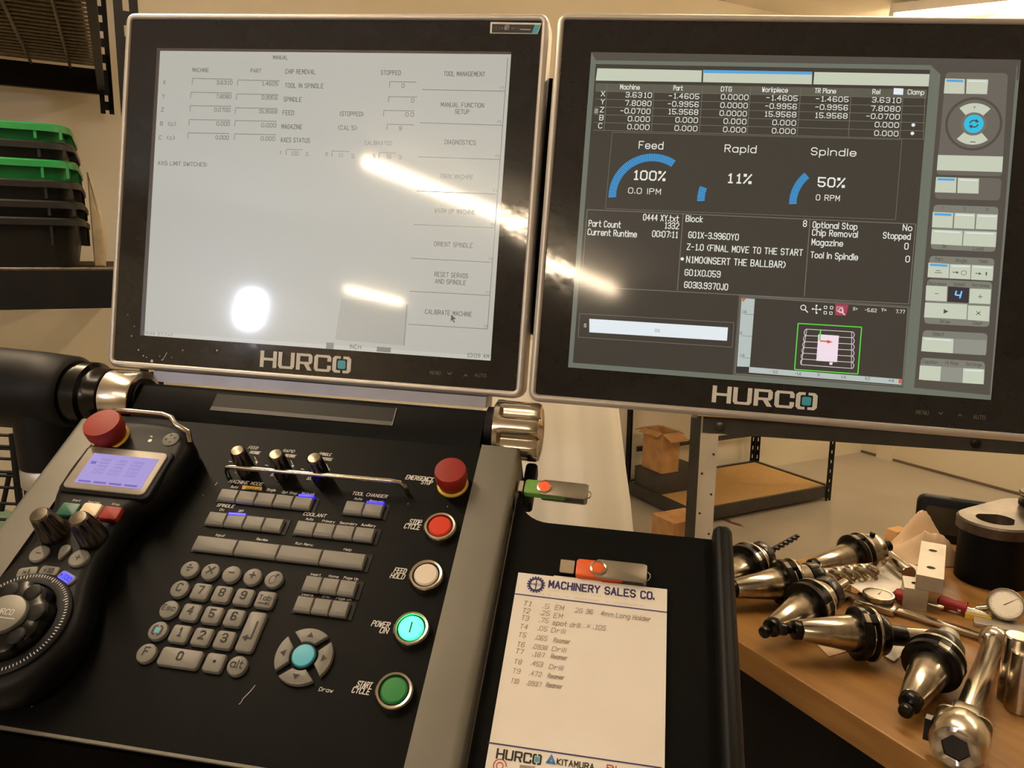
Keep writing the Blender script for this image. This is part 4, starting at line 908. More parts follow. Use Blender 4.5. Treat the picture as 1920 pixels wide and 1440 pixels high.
# cursor pad
cx, cy = .0867, -.0230
for a0 in (0, 90, 180, 270):
    R, r = .0226, .0112; sp = 38
    pts = [(cx + R * math.cos(math.radians(a0 + a)), cy + R * math.sin(math.radians(a0 + a))) for a in range(-sp, sp + 1, 4)] + [(cx + r * math.cos(math.radians(a0 + a)), cy + r * math.sin(math.radians(a0 + a))) for a in range(int(sp * .78), -int(sp * .78) - 1, -4)]
    k = keycap(pts, 0, .0012).build('cursor_key', 'key', con)
    T = tr(cx, cy, 0) @ Matrix.Rotation(math.radians(a0), 4, 'Z')
    MB().poly([(.0190, 0, .0003), (.0148, .0028, .0003), (.0148, -.0028, .0003)], T).build('legend', 'dark', k, smooth=0, flat=True)
MB().lathe([(.0102, ZD), (.0102, -.0012), (.0096, -.0010)], 36, tr(cx, cy, 0)).build('draw_key_ring', 'blackm', con)
MB().lathe([(.0092, ZD), (.0092, -.0004), (.0084, .0008), (.004, .0011)], 36, tr(cx, cy, 0)).build('draw_key', 'cyan', con)
# override knobs
def oknob(x, y, lean=0):
    T = tr(x, y, ZD)
    k = MB().lathe([(.0088, 0), (.0088, .0025), (.0086, .004), (.0084, .008), (.0078, .018), (.0072, .026), (.0066, .0285), (.0055, .0300), (.001, .0306)], 72, T, lobes=8, amp=.26, z0=.0055, z1=.0265).build('override_knob', 'knob', con)
    MB().lathe([(.0100, 0), (.0100, .0006)], 32, T).build('knob_seat', 'blackm', k)
for q_ in ((463, 882), (533, 889), (603, 896)):
    p = FP.px(*q_, ZD); oknob(p.x, p.y)
# guard rod
a = FP.px(420, 874, .012); b = FP.px(758, 904, .012)
MB().tube([(a.x, a.y - .001, ZD), (a.x, a.y, .004), (a.x + .003, a.y, .0105), (a.x + .010, a.y, .012), (b.x - .012, b.y, .012), (b.x - .004, b.y + .0003, .0105), (b.x, b.y, .004), (b.x + .0005, b.y - .001, ZD)], .0022, 14).build('guard_rod', 'chrome', con)
# round buttons
def estop(parent, x, y, z, r=.0185):
    MB().lathe([(r * .98, z), (r * .98, z + .0018), (r * .9, z + .0025)], 40, tr(x, y, 0)).build('stop_collar', 'yellow', parent)
    MB().lathe([(r * .84, z + .0022), (r * .92, z + .008), (r, z + .0115), (r, z + .0185), (r * .94, z + .0222), (r * .6, z + .0232), (.0005, z + .0234)], 48, tr(x, y, 0)).build('stop_button', 'red', parent)
p = FP.px(849, 909, ZD); estop(con, p.x, p.y, ZD, .0148)
M['b_red'] = mat('button_red', (190, 46, 20), .45, spec=.3, emit=(205, 46, 12), es=.15)
M['b_white'] = mat('button_white', (226, 212, 194), .4, var=(40, (220, 206, 188)))
M['b_lit'] = mat('button_lit_green', (120, 255, 190), .35, emit=(24, 226, 104), es=5.0)
M['b_green'] = mat('button_green', (12, 112, 44), .35, emit=(10, 110, 40), es=.12)
cap_label = []
for (px_, py_, m_, r) in ((825, 987, 'b_red', .0138), (799, 1078, 'b_white', .0142), (771, 1178, 'b_lit', .0145), (739, 1295, 'b_green', .0150)):
    p = FP.px(px_, py_, .001); r = .0142; T = tr(p.x, p.y, 0)
    rg = MB().lathe([(r * 1.06, ZD), (r * 1.02, ZD + .003), (r, ZD + .0055), (r * .93, ZD + .0066), (r * .82, ZD + .0064), (r * .78, ZD + .0050), (r * .78, ZD + .0005)], 48, T, cap=False).build('button_bezel', 'chrome', con)
    MB().lathe([(r * .775, ZD), (r * .775, ZD + .0042), (r * .70, ZD + .0045)], 40, T).build('button_shadow_gap', 'dark', rg)
    bt = MB().lathe([(r * .70, ZD + .001), (r * .70, ZD + .0058), (r * .62, ZD + .0068), (.0005, ZD + .0069)], 40, T).build('push_button', m_, con)
    if m_ == 'b_lit': MB().bb(p.x - .0006, p.x + .0006, p.y - .0045, p.y + .0045, ZD + .007, ZD + .0071).build('power_mark', 'dark', bt)
# printed legends
w_ = MB(); s_ = MB()
z = lambda a, b: (340 + a * .23958, 780 + b * .23958)
def pl(mb, s, xl, yb, xr, cap, bold=.02, shear=.22): a = z(xl, yb); b = z(xr, yb); mb.tpx(FP, s, a[0], a[1], b[0], cap * .23958, ZD + .0004, .11, bold, shear)
pl(w_, 'MACHINE MODE', 370, 520, 635, 24); pl(w_, 'SPINDLE', 275, 705, 408, 24); pl(w_, 'COOLANT', 952, 775, 1130, 24); pl(w_, 'TOOL CHANGER', 1335, 615, 1612, 24)
for s, a, b, c_ in (('Auto', 385, 560, 440), ('Single', 665, 583, 735), ('Opt Stop', 785, 603, 905), ('Manual', 940, 612, 1035), ('Auto', 1352, 653, 1412), ('Manual', 1470, 670, 1570), ('On', 297, 740, 330), ('Off', 445, 750, 480), ('Auto', 972, 812, 1030), ('Primary', 1100, 828, 1200), ('Secondary', 1237, 842, 1375), ('Auxiliary', 1407, 858, 1520), ('Input', 268, 938, 335), ('Review', 585, 970, 675), ('Run Menu', 890, 1003, 1030), ('Help', 1268, 1050, 1330)):
    pl(s_, s, a, b, c_, 18, .012, .15)
z = lambda a, b: (220 + a * .23958, 1020 + b * .23958)
for s, a, b, c_ in (('Insert', 1512, 243, 1590), ('Home', 1652, 257, 1730), ('Page Up', 1770, 270, 1885), ('Delete', 1442, 400, 1532), ('End', 1605, 415, 1660), ('Page Dn', 1710, 430, 1830)): pl(s_, s, a, b, c_, 18, .012, .15)
pl(w_, 'Draw', 1575, 1148, 1685, 30, .015, .15)
for s, xl, yb, xr, cap in (('EMERGENCY', 760, 898, 811, 7.5), ('STOP', 789, 907, 809, 7.5), ('STOP', 766, 982, 788, 9), ('CYCLE', 757, 990, 786, 9), ('FEED', 738, 1073, 760, 9), ('HOLD', 731, 1083, 757, 9), ('POWER', 696, 1173, 729, 10), ('ON', 711, 1186, 726, 10), ('START', 668, 1287, 695, 11), ('CYCLE', 659, 1298, 692, 11)):
    w_.tpx(FP, s, xl, yb, xr, cap, ZD + .0004, .11, .02, .2)
for s, xl, yb, xr in (('FEED', 465, 841, 482), ('OVERRIDE', 467, 850, 486), ('RAPID', 530, 847, 551), ('OVERRIDE', 533, 856, 553), ('SPINDLE', 597, 853, 620), ('OVERRIDE', 600, 862, 622), ('100 %', 440, 886, 457), ('100 %', 506, 892, 525), ('100 %', 574, 899, 592)): s_.tpx(FP, s, xl, yb, xr, 5, ZD + .0004, .11, .01, .2)
for x, y in ((481, 868), (549, 875), (616, 882)):
    s_.lpx(FP, (x - 4, y - 12), (x, y - 4), .0005, ZD + .0004); s_.qpx(FP, [(x - 3, y - 3), (x + 3, y - 3), (x, y + 2)], ZD + .0004)
    s_.lpx(FP, (x - 52, y - 3), (x - 46, y - 2), .0006, ZD + .0004)
leaf(w_, 'deck_lettering', 'white', con); leaf(s_, 'deck_small_lettering', 'white', con)
M['led_b'] = mat('blue_indicator', (40, 40, 255), .4, emit=(26, 18, 255), es=2.6)
z = lambda a, b: (340 + a * .23958, 780 + b * .23958)
for a0, a1, b in ((920, 1040, 622), (372, 505, 765), (1452, 1588, 675)):
    q_ = [z(a0, b - 11), z(a1, b - 2), z(a1 - 6, b + 13), z(a0 - 4, b + 5)]
    MB().slab([FP.p3(*p, .0012) for p in q_], .0035).build('indicator_lamp', 'led_b', con, smooth=0)
q_ = [z(480, 542), z(632, 556), z(628, 582), z(474, 570)]; o = MB().slab([FP.p3(*p, ZD + .0008) for p in q_], .0006).build('indicator_tab', 'yellow', con, smooth=0)
mm = MB(); a = z(500, 575); b = z(610, 575); mm.tpx(FP, 'Interrupt', a[0], a[1], b[0], 3.8, ZD + .0010, .11, .02, .15); leaf(mm, 'tab_lettering', 'dark', o)
# scratches in the paint
mm = MB(); z = lambda a, b: (220 + a * .23958, 1020 + b * .23958)
pts = [(1078, 1105), (1050, 1142), (1022, 1172), (985, 1208), (968, 1240), (950, 1255)]
for i in range(5): mm.lpx(FP, z(*pts[i]), z(*pts[i + 1]), .0005, ZD + .0003)
mm.lpx(FP, (403, 910), (408, 904), .0005, ZD + .0003)
for (x, y) in ((381, 929), (620, 797), (765, 945), (839, 950), (803, 817), (720, 960), (680, 1005), (450, 1210), (60, 1325)): c = FP.px(x, y, ZD); mm.poly([(p[0], p[1], ZD + .0003) for p in circ(.0005, 6, c.x, c.y)])
leaf(mm, 'scratches', 'dust', con)

# ------------------------------------------------------------------ support arm on the left of the console
arm = thing('support_arm', 'thick black tubular support arm with silver collars at the left end of the console', 'support arm', FP.M.copy())
AX = HA
MB().lathe([(.0285, -.2265), (.0300, -.225), (.0300, -.1925), (.0290, -.191)], 48, AX).build('silver_collar', 'chrome', arm)
MB().lathe([(.022, -.1905), (.022, -.1878)], 32, AX).build('collar_washer', 'blackm', arm)
MB().lathe([(.0290, -.2275), (.0300, -.229), (.0300, -.2375), (.031, -.239), (.031, -.246), (.0355, -.248), (.0355, -.260), (.033, -.262), (.033, -.268)], 48, AX).build('swivel_rings', 'oxide', arm)
MB().lathe([(.036, -.2685), (.0405, -.274), (.0425, -.31), (.0450, -.42), (.0450, -.62), (.041, -.63)], 48, AX).build('arm_tube', 'blackm', arm)
# upright column, plumb in the world
Minv = FP.I
top = FP.M @ Vector((-.305, .232, -.012))
def wl_(p): return Minv @ p
cpx = hit(80, 960, Vector((0, top.y, 0)), Vector((0, 1, 0)))
col = Vector((top.x + .0, top.y, 0))
def plumb(prof, m, name):
    T = Minv @ Matrix.Translation((col.x, col.y, 0)); return MB().lathe(prof, 48, T).build(name, m, arm)
zt = top.z - .03
zc_ = hit(60, 888, top, Vector((0, 1, 0))).z
plumb([(.036, top.z - .01), (.0365, top.z - .04), (.0345, zc_ + .0115)], 'blackm', 'elbow')
plumb([(.0335, zc_ - .0105), (.0345, zc_ - .009), (.0345, zc_ + .009), (.0335, zc_ + .0105)], 'frame', 'silver_collar')
plumb([(.0325, .02), (.0325, zc_ - .012)], 'blackm', 'column')
plumb([(.2, 0), (.2, .018), (.05, .03)], 'black', 'foot')

# ------------------------------------------------------------------ hand jog unit resting on the console
HJ = .030
jog = thing('jog_unit', 'black hand jog unit with small lit screen, two knobs and handwheel, resting on the console', 'jog unit', FP.M.copy())
bx0, bx1 = -.184, -.079
outl = [(bx0 + .004, .150), (bx0 + .014, .166), (bx0 + .03, .172), (bx1 - .03, .172), (bx1 - .012, .164), (bx1 - .001, .148), (bx1, .13), (bx1 - .006, .085), (bx1 - .022, .068), (bx1 - .024, .05), (bx1 - .022, .01), (bx1 - .010, -.02), (bx1 - .003, -.045), (bx1 - .008, -.07), (bx1 - .024, -.090), (bx1 - .05, -.098), (bx0 + .03, -.094), (bx0 + .008, -.078), (bx0 - .002, -.045), (bx0 + .006, -.01), (bx0 + .014, .03), (bx0 + .014, .06), (bx0 + .003, .08), (bx0, .11)]
def smooth2(o, it=2):
    for _ in range(it): o = [tuple((Vector(o[i]) * a + Vector(o[(i + 1) % len(o)]) * (1 - a))) for i in range(len(o)) for a in (.75, .25)]
    return o
so = smooth2(outl)
MB().layers([(inset(so, .006), ZD + .0004), (so, ZD + .008), (so, HJ - .012), (inset(so, .002), HJ - .005), (inset(so, .006), HJ - .001), (inset(so, .010), HJ)]).build('body', 'blackm', jog, smooth=60)
T0 = lambda x, y, h=HJ: FP.px(x, y, h)
z = lambda a, b: (a * .20833, 740 + b * .20833)
bz = [T0(*z(*q), HJ + .004) for q in ((800, 460), (1535, 525), (1280, 900), (555, 840))]
cxb = sum(p.x for p in bz) / 4; cyb = sum(p.y for p in bz) / 4
MB().rbox(cxb, cyb, HJ - .004, HJ + .0025, .088, .054, .006, .002).build('screen_hood', 'blackm', jog)
M['jbez'] = mat('grey_screen_surround', (150, 142, 130), .45, .2, var=(40, (142, 134, 122)))
jb = MB().rbox(cxb, cyb, HJ + .0026, HJ + .0042, .0795, .0470, .005, .0006).build('screen_surround', 'jbez', jog)
M['lcd'] = scr('lcd_violet_white', (186, 170, 236), .78); M['lcd2'] = scr('lcd_violet', (140, 118, 214), .7)
sq = [T0(*z(*q), HJ + .0044) for q in ((840, 530), (1435, 575), (1265, 850), (665, 790))]
sx0 = (sq[0].x + sq[3].x) / 2; sx1 = (sq[1].x + sq[2].x) / 2; sy1 = (sq[0].y + sq[1].y) / 2; sy0 = (sq[2].y + sq[3].y) / 2
ls = leaf(MB().poly([(sx0, sy0, HJ + .0044), (sx1, sy0, HJ + .0044), (sx1, sy1, HJ + .0044), (sx0, sy1, HJ + .0044)]), 'lcd_screen', 'lcd', jb)
lm = MB(); hh = HJ + .0046; ww = sx1 - sx0; h_ = sy1 - sy0
for k in range(5):
    y = sy1 - h_ * (.22 + k * .11)
    for xa, s in ((.16, '7.8080'), (.40, '-1.4605'), (.66, '0.0000')): lm.text(s if k < 3 else '0.000', sx0 + ww * xa, y, hh, h_ * .06, 'l', ww * .17)
lm.poly([(sx0 + ww * .05, sy1 - h_ * .36, hh), (sx0 + ww * .13, sy1 - h_ * .36, hh), (sx0 + ww * .13, sy1 - h_ * .27, hh), (sx0 + ww * .05, sy1 - h_ * .27, hh)])
for k in range(4): lm.poly([(sx0 + ww * (.05 + k * .23), sy0 + h_ * .04, hh), (sx0 + ww * (.24 + k * .23), sy0 + h_ * .04, hh), (sx0 + ww * (.24 + k * .23), sy0 + h_ * .10, hh), (sx0 + ww * (.05 + k * .23), sy0 + h_ * .10, hh)])
leaf(lm, 'lcd_lettering', 'lcd2', ls)
p = T0(*z(1000, 385)); estop(jog, p.x, p.y, HJ - .001, .0172)
p = T0(*z(1540, 405)); bdg = MB().lathe([(.0078, HJ - .001), (.0078, HJ + .0008), (.007, HJ + .0014)], 32, tr(p.x, p.y, 0)).build('round_badge', 'key', jog)
m_ = MB()
for a0 in range(4):
    T = tr(p.x, p.y, 0) @ Matrix.Rotation(a0 * PI / 2 + .3, 4, 'Z'); m_.poly([(.0058, 0, HJ + .0016), (.003, .0018, HJ + .0016), (.003, -.0018, HJ + .0016)], T)
m_.text('JOG', p.x, p.y - .001, HJ + .0016, .002, 'c'); leaf(m_, 'badge_print', 'dark', bdg)
M['kgreen'] = mat('key_green', (22, 92, 70), .45, var=(30, (18, 84, 64))); M['kwhite'] = mat('key_cream', (226, 208, 176), .45, var=(30, (220, 200, 168)))
for q_, m_ in (((615, 1030), 'kgreen'), ((810, 1032), 'kwhite'), ((992, 1062), 'red')):
    p = T0(*z(*q_), HJ + .003); MB().rbox(p.x, p.y, HJ - .001, HJ + .0035, .0172, .0130, .002, .0012).build('cycle_key', m_, jog)
m_ = MB()
for s, xl, yb, xr in (('Start', 650, 955, 720), ('Feed Hold', 790, 972, 895), ('Stop', 1005, 990, 1075)): a = z(xl, yb); b = z(xr, yb); m_.tpx(FP, s, a[0], a[1], b[0], 3.5, HJ + .0003, .1, .01)
p = T0(*z(1360, 400)); 
m_.poly([(q2[0], q2[1], HJ + .0003) for q2 in circ(.002, 8, p.x, p.y - .002)]); m_.poly([(p.x - .003, p.y + .003, HJ + .0003), (p.x - .001, p.y + .004, HJ + .0003), (p.x + .0005, p.y + .002, HJ + .0003), (p.x - .0015, p.y + .0024, HJ + .0003)])
leaf(m_, 'jog_lettering', 'white', jog)
for q_ in ((505, 1255), (845, 1290)):
    p = T0(*z(*q_)); T = tr(p.x, p.y, HJ - .0005)
    MB().lathe([(.0118, 0), (.0118, .0025), (.0115, .005), (.0108, .012), (.0096, .020), (.0086, .026), (.0078, .0285), (.0066, .0300), (.001, .0306)], 72, T, lobes=8, amp=.24, z0=.006, z1=.0265).build('selector_knob', 'knob', jog)
y_ = lambda a, b: (a * .3056, 1000 + b * .3056)
for q_, s in (((240, 125), '–'), ((482, 152), '+')):
    p = T0(*y_(*q_), HJ + .002); k = MB().lathe([(.0080, HJ - .001), (.0080, HJ + .0020), (.0070, HJ + .0030)], 28, tr(p.x, p.y, 0)).build('round_key', 'key', jog)
    MB().text(s, p.x, p.y - .003, HJ + .0032, .006, 'c', None, .02).build('legend', 'dark', k, smooth=0, flat=True)
p = T0(*y_(392, 112), HJ + .002); MB().prism(smooth2([(p.x - .0055, p.y + .004), (p.x, p.y + .0075), (p.x + .0055, p.y + .004), (p.x + .003, p.y - .004), (p.x, p.y - .0085), (p.x - .003, p.y - .004)]), HJ - .001, HJ + .0028, .001).build('teardrop_key', 'key', jog)
M['keyblue'] = mat('lit_blue_key', (90, 90, 255), .4, emit=(50, 60, 255), es=1.6)
for q_, m_, s, an in (((165, 235), 'key', 'x1', .25), ((300, 228), 'key', 'x10', 0), ((405, 270), 'key', 'x100', -.35)):
    p = T0(*y_(*q_), HJ + .002); T = tr(p.x, p.y, 0) @ Matrix.Rotation(an, 4, 'Z')
    k = MB().rbox(0, 0, HJ - .001, HJ + .0022, .0165, .0090, .003, .0012, T).build('step_key', m_, jog)
    if s == 'x100':
        MB().rbox(0, 0, HJ + .0023, HJ + .0026, .0125, .0066, .001, 0, T).build('key_light', 'keyblue', k)
    MB().text(s, 0, -.0018, HJ + .0028, .0036, 'c', None, .02, 0, T).build('legend', 'dark', k, smooth=0, flat=True)
# handwheel
wx, wy = -.133, -.041
wh = MB().lathe([(.0425, HJ - .002), (.0425, HJ + .002), (.0405, HJ + .0035), (.0330, HJ + .0035), (.0325, HJ + .001)], 80, tr(wx, wy, 0)).build('wheel_scale_ring', 'blackm', jog)
m_ = MB()
for k in range(100):
    T = tr(wx, wy, 0) @ Matrix.Rotation(k * 2 * PI / 100, 4, 'Z'); L_ = .0035 if k % 10 == 0 else .0022
    m_.poly([(.0402, -.0003, HJ + .0037), (.0402, .0003, HJ + .0037), (.0402 - L_, .0003, HJ + .0037), (.0402 - L_, -.0003, HJ + .0037)], T)
leaf(m_, 'scale_marks', 'white', wh)
MB().lathe([(.032, HJ - .001), (.032, HJ + .005), (.030, HJ + .011), (.026, HJ + .013), (.014, HJ + .013)], 72, tr(wx, wy, 0), lobes=9, amp=.10, z0=HJ + .004, z1=HJ + .0135).build('handwheel', 'oxide', jog)
for k in range(7):
    a = k * 2 * PI / 7 + .25
    MB().lathe([(.0070, HJ + .0131), (.0062, HJ + .0137), (.0040, HJ + .0140)], 20, tr(wx + .0225 * math.cos(a), wy + .0225 * math.sin(a), 0)).build('finger_dimple', 'blackm', jog)
hubp = FP.px(10, 1128, HJ + .017)
hb = MB().prism([(wx + .0175 * math.cos(a), wy + .0155 * math.sin(a)) for a in [2 * PI * j / 40 for j in range(40)]], HJ + .012, HJ + .0175, .002).build('hub_plate', 'alu', jog)
m_ = MB(); m_.text('HURCO', wx, wy - .001, HJ + .0177, .004, 'c', None, .01); m_.poly([(wx - .013, wy - .004, HJ + .0177), (wx + .013, wy - .004, HJ + .0177), (wx + .013, wy - .0034, HJ + .0177), (wx - .013, wy - .0034, HJ + .0177)]); leaf(m_, 'hub_print', 'white', hb)
# guard loop at the head of the jog unit
a = FP.px(*z(1060, 135), HJ + .012); b = FP.px(*z(1500, 178), HJ + .012); c_ = FP.px(*z(1700, 345), HJ + .004)
MB().tube([(bx0 + .012, .150, HJ - .004), (bx0 + .012, .168, HJ + .006), (bx0 + .02, b.y - .001, HJ + .012), (bx0 + .035, b.y, HJ + .012), (b.x - .004, b.y, HJ + .012), (b.x + .006, b.y - .003, HJ + .0115), (b.x + .014, b.y - .010, HJ + .010), (c_.x - .002, c_.y + .002, HJ + .004), (c_.x, c_.y - .004, HJ - .004)], .0026, 14).build('guard_loop', 'chrome', jog)

# ------------------------------------------------------------------ side tray, notepad and memory sticks
ZTR = -.020
tray = thing('side_tray', 'black side tray with raised right edge beside the console', 'tray', FP.M.copy())
oo = [(.2245, .158), (.2285, .158)] + [(.2285 + .028 * (1 - math.cos(a)), .158 - .0245 * math.sin(a)) for a in [i * PI / 16 for i in range(1, 9)]] + [(.400, .1338), (.412, .1338), (.412, -.15), (.2245, -.15)]
MB().layers([(oo, ZTR - .012), (oo, ZTR)]).build('tray_plate', 'black', tray)
lip = rrect(.016, .29, .006, 5, .4075, -.004)
MB().layers([(lip, ZTR + .0002), (lip, ZTR + .010), (inset(lip, .002), ZTR + .014), (inset(lip, .005), ZTR + .016)]).build('raised_edge', 'blackm', tray)
pad = thing('notepad', 'white notepad with blue letterhead and pencilled tool list on the black tray', 'notepad', FP.M.copy())
ZP = ZTR + .0042
px0, px1, pyt = FP.px(972, 1073, ZP).x, FP.px(1251, 1107, ZP).x, FP.px(972, 1073, ZP).y
pw = px1 - px0; pyb = pyt - pw * 1.38; pcx = (px0 + px1) / 2
MB().bb(px0, px1, pyb, pyt, ZTR + .0002, ZP - .0006).build('pad_block', 'paper', pad)
MB().layers([([(px0, pyb), (px1, pyb), (px1, pyt), (px0, pyt)], ZP - .0005), ([(px0, pyb), (px1, pyb), (px1, pyt), (px0, pyt)], ZP - .0002)]).build('top_sheet', 'paper', pad)
MB().bb(px0 + .03, px0 + .07, pyt, pyt + .0016, ZP - .0018, ZP - .0012).build('sheet_corner', 'paper', pad)
nv = MB(); gy = MB(); pn = MB(); dk = MB(); lg_ = MB(); hx = ZP + .0001
nv.tpx(FP, 'MACHINERY SALES CO.', 1029, 1101, 1232, 12.5, hx, .125, .035)
nv.lpx(FP, (964, 1113), (1251, 1148), .0009, hx); nv.lpx(FP, (914, 1392), (1241, 1440), .0009, hx)
gc = FP.px(1005, 1096, hx); R = .0077
o_ = []
for k in range(18):
    a = 2 * PI * k / 18
    for da, rr_ in ((-.11, R * .83), (-.08, R), (.08, R), (.11, R * .83)): o_.append((gc.x + rr_ * math.cos(a + da), gc.y + rr_ * math.sin(a + da)))
i_ = [(gc.x + R * .60 * math.cos(math.atan2(q2[1] - gc.y, q2[0] - gc.x)), gc.y + R * .60 * math.sin(math.atan2(q2[1] - gc.y, q2[0] - gc.x))) for q2 in o_]
for k in range(len(o_)): j = (k + 1) % len(o_); nv.poly([(*o_[k], hx), (*o_[j], hx), (*i_[j], hx), (*i_[k], hx)])
nv.poly([(gc.x - .0004, gc.y - R * .6, hx), (gc.x + .0004, gc.y - R * .6, hx), (gc.x + .0004, gc.y + R * .6, hx), (gc.x - .0004, gc.y + R * .6, hx)])
nv.text('MSCO', gc.x, gc.y - .0007, hx, .0016, 'c', R * 1.1, .03)
leaf(nv, 'letterhead', 'navy', pad)
M['tanprint'] = mat('tan_print', (206, 186, 136), .7, var=(60, (196, 176, 126)))
gy.tpx(FP, 'iiiiii ii iiiiiiiii iiiiii i iiiii ii iiii', 1030, 1108, 1200, 4, hx, .125); leaf(gy, 'tagline', 'tanprint', pad)
lg_.tpx(FP, '(iii) iii iiii  -  iiiiiiiiiiiiiiiii  -  iiiiiiiiiiiiiiii.iii', 1003, 1114, 1212, 3.2, hx, .125); 
rows = [('T1', '.5', 'EM', '2G 36', '4mm Long Holder'), ('T2', '.25', 'EM'), ('T3', '.75', 'spot drill', '× .105'), ('T4', '.05', 'Drill'), ('T5', '.065', 'Reamer'), ('T6', '.0938', 'Drill'), ('T7', '.187', 'Reamer'), ('T8', '.453', 'Drill'), ('T9', '.472', 'Reamer'), ('T10', '.0937', 'Reamer')]
xs = [(981, 995), (1017, 1027), (1040, 1056), (1078, 1111), (1128, 1221)]; ys = [1136, 1150, 1163, 1178, 1195, 1212, 1226, 1245, 1262, 1280]
random.seed(3)
for k, row in enumerate(rows):
    yb = ys[k]; sh = -(yb - 1136) * .165
    for j, s in enumerate(row):
        a, b = xs[j]
        if j == 2 and len(row[1]) > 3: a += 7
        if j == 2 and len(s) > 3: b = a + len(s) * 5.2
        if j == 1: a -= 2 * (len(s) - 2); b = a + 5.0 * len(s) + 2
        if j == 3 and k == 2: a, b = 1104, 1140
        if j == 4: a, b = 1126, 1222
        yy = yb + .125 * (a - 985) + random.uniform(-1.2, 1.2)
        pn.tpx(FP, s, a + sh, yy, b + sh, 8.5, hx, .125, 0, .18)
leaf(pn, 'handwriting', 'pencil', pad); leaf(lg_, 'address_line', 'pencil', pad)
_a = FP.px(929, 1422, hx); _b = FP.px(933, 1405, hx)
hurco(FP, _a.x, _a.y, hx - .0001, .0070, pad, .0001, 'dark', 'printed_brand', sx=.80)
dk.tpx(FP, 'KITAMURA', 1044, 1433, 1115, 10.5, hx, .125, .03); leaf(dk, 'printed_name', 'dark', pad)
M['pblue'] = mat('blue_print', (70, 130, 190), .7, var=(60, (64, 122, 180))); M['pred'] = mat('red_print', (190, 44, 44), .7, var=(60, (180, 40, 40)))
tp_ = MB(); c = FP.px(1033, 1426, hx)
tp_.poly([(c.x - .0036, c.y - .002, hx), (c.x - .0012, c.y - .002, hx), (c.x + .0002, c.y + .0010, hx), (c.x, c.y + .0045, hx)]); tp_.poly([(c.x + .0036, c.y - .002, hx), (c.x + .0014, c.y - .0020, hx), (c.x + .0002, c.y + .0010, hx), (c.x, c.y + .0045, hx)]); tp_.poly([(c.x - .0036, c.y - .0022, hx), (c.x + .0036, c.y - .0022, hx), (c.x + .0024, c.y - .0006, hx), (c.x - .0024, c.y - .0006, hx)]); leaf(tp_, 'printed_triangle', 'pblue', pad)
rp = MB(); rp.tpx(FP, 'PI', 1138, 1445, 1155, 11, hx, .125, .03); leaf(rp, 'printed_red_letters', 'pred', pad)
rc = MB(); c = FP.px(937, 1436, hx)
for r_ in (.0048, .0026):
    o_, i_ = circ(r_, 20, c.x, c.y), circ(r_ - .0006, 20, c.x, c.y)
    for k in range(17 if r_ > .003 else 20): rc.poly([(*o_[k], hx), (*o_[(k + 1) % 20], hx), (*i_[(k + 1) % 20], hx), (*i_[k], hx)])
leaf(rc, 'printed_red_ring', 'pred', pad)
leaf(MB().qpx(FP, [(975, 1434), (1003, 1437), (1000, 1470), (970, 1466)], hx), 'printed_grey_block', 'pencil', pad)

# memory sticks
M['usbg'] = mat('green_stick_plastic', (98, 150, 58), .4, var=(40, (90, 140, 52))); M['usbo'] = mat('orange_stick_plastic', (226, 96, 36), .4, var=(40, (216, 88, 32)))
M['stick'] = mat('stick_cover_grey', (150, 142, 128), .35, .8, var=(40, (142, 134, 120)))
M['ledr'] = mat('red_led', (255, 60, 30), .4, emit=(255, 50, 20), es=2.2)
def usb(name, label, T, body, led, pl_=.012):
    t = thing(name, label, 'usb stick', T, 'memory sticks')
    MB().rbox(-.0005 - pl_ / 2, 0, .0018, .0062, pl_, .012, .0006, 0, None).build('plug', 'chrome', t)
    MB().rbox(.021, 0, .0008, .0074, .040, .0165, .0030, .0012, None, 4, True).build('stick_body', body, t)
    cov = MB().rbox(.0385, 0, .0075, .0086, .043, .0175, .0030, .0004).build('swivel_cover', 'stick', t)
    MB().rbox(.0385, 0, -.0004, .0007, .043, .0175, .0030, 0).build('swivel_cover', 'stick', t)
    MB().rbox(.0585, 0, .0008, .0074, .003, .0170, .0004).build('cover_bridge', 'stick', t)
    rv = MB().lathe([(.0068, .0087), (.0068, .0096), (.0054, .0100), (.0052, .0094), (.0050, .0092)], 28, tr(.0195, 0, 0)).build('rivet_ring', 'chrome', t)
    MB().lathe([(.0050, .0087), (.0050, .0096), (.003, .0099)], 24, tr(.0195, 0, 0)).build('rivet', led, t)
    MB().tube([(.060 + .003 * math.cos(a), .004 * math.sin(a), .004) for a in [2 * PI * k / 12 for k in range(12)]], .0006, 6, None, True).build('lanyard_loop', 'chrome', t)
    return t
p = FP.px(969, 904, -.012); usb('usb_stick', 'green memory stick with grey swivel cover plugged into the right rail', FP.M @ tr(.2290, p.y - .001, -.022) @ Matrix.Rotation(-.02, 4, 'Z'), 'usbg', 'ledr', .004)
p = FP.px(1077, 1078, ZTR); usb('usb_stick', 'orange memory stick with grey swivel cover lying at the top of the notepad', FP.M @ tr(FP.px(1077, 1078, ZTR).x, pyt + .0095, ZTR + .0005), 'usbo', 'usbo')
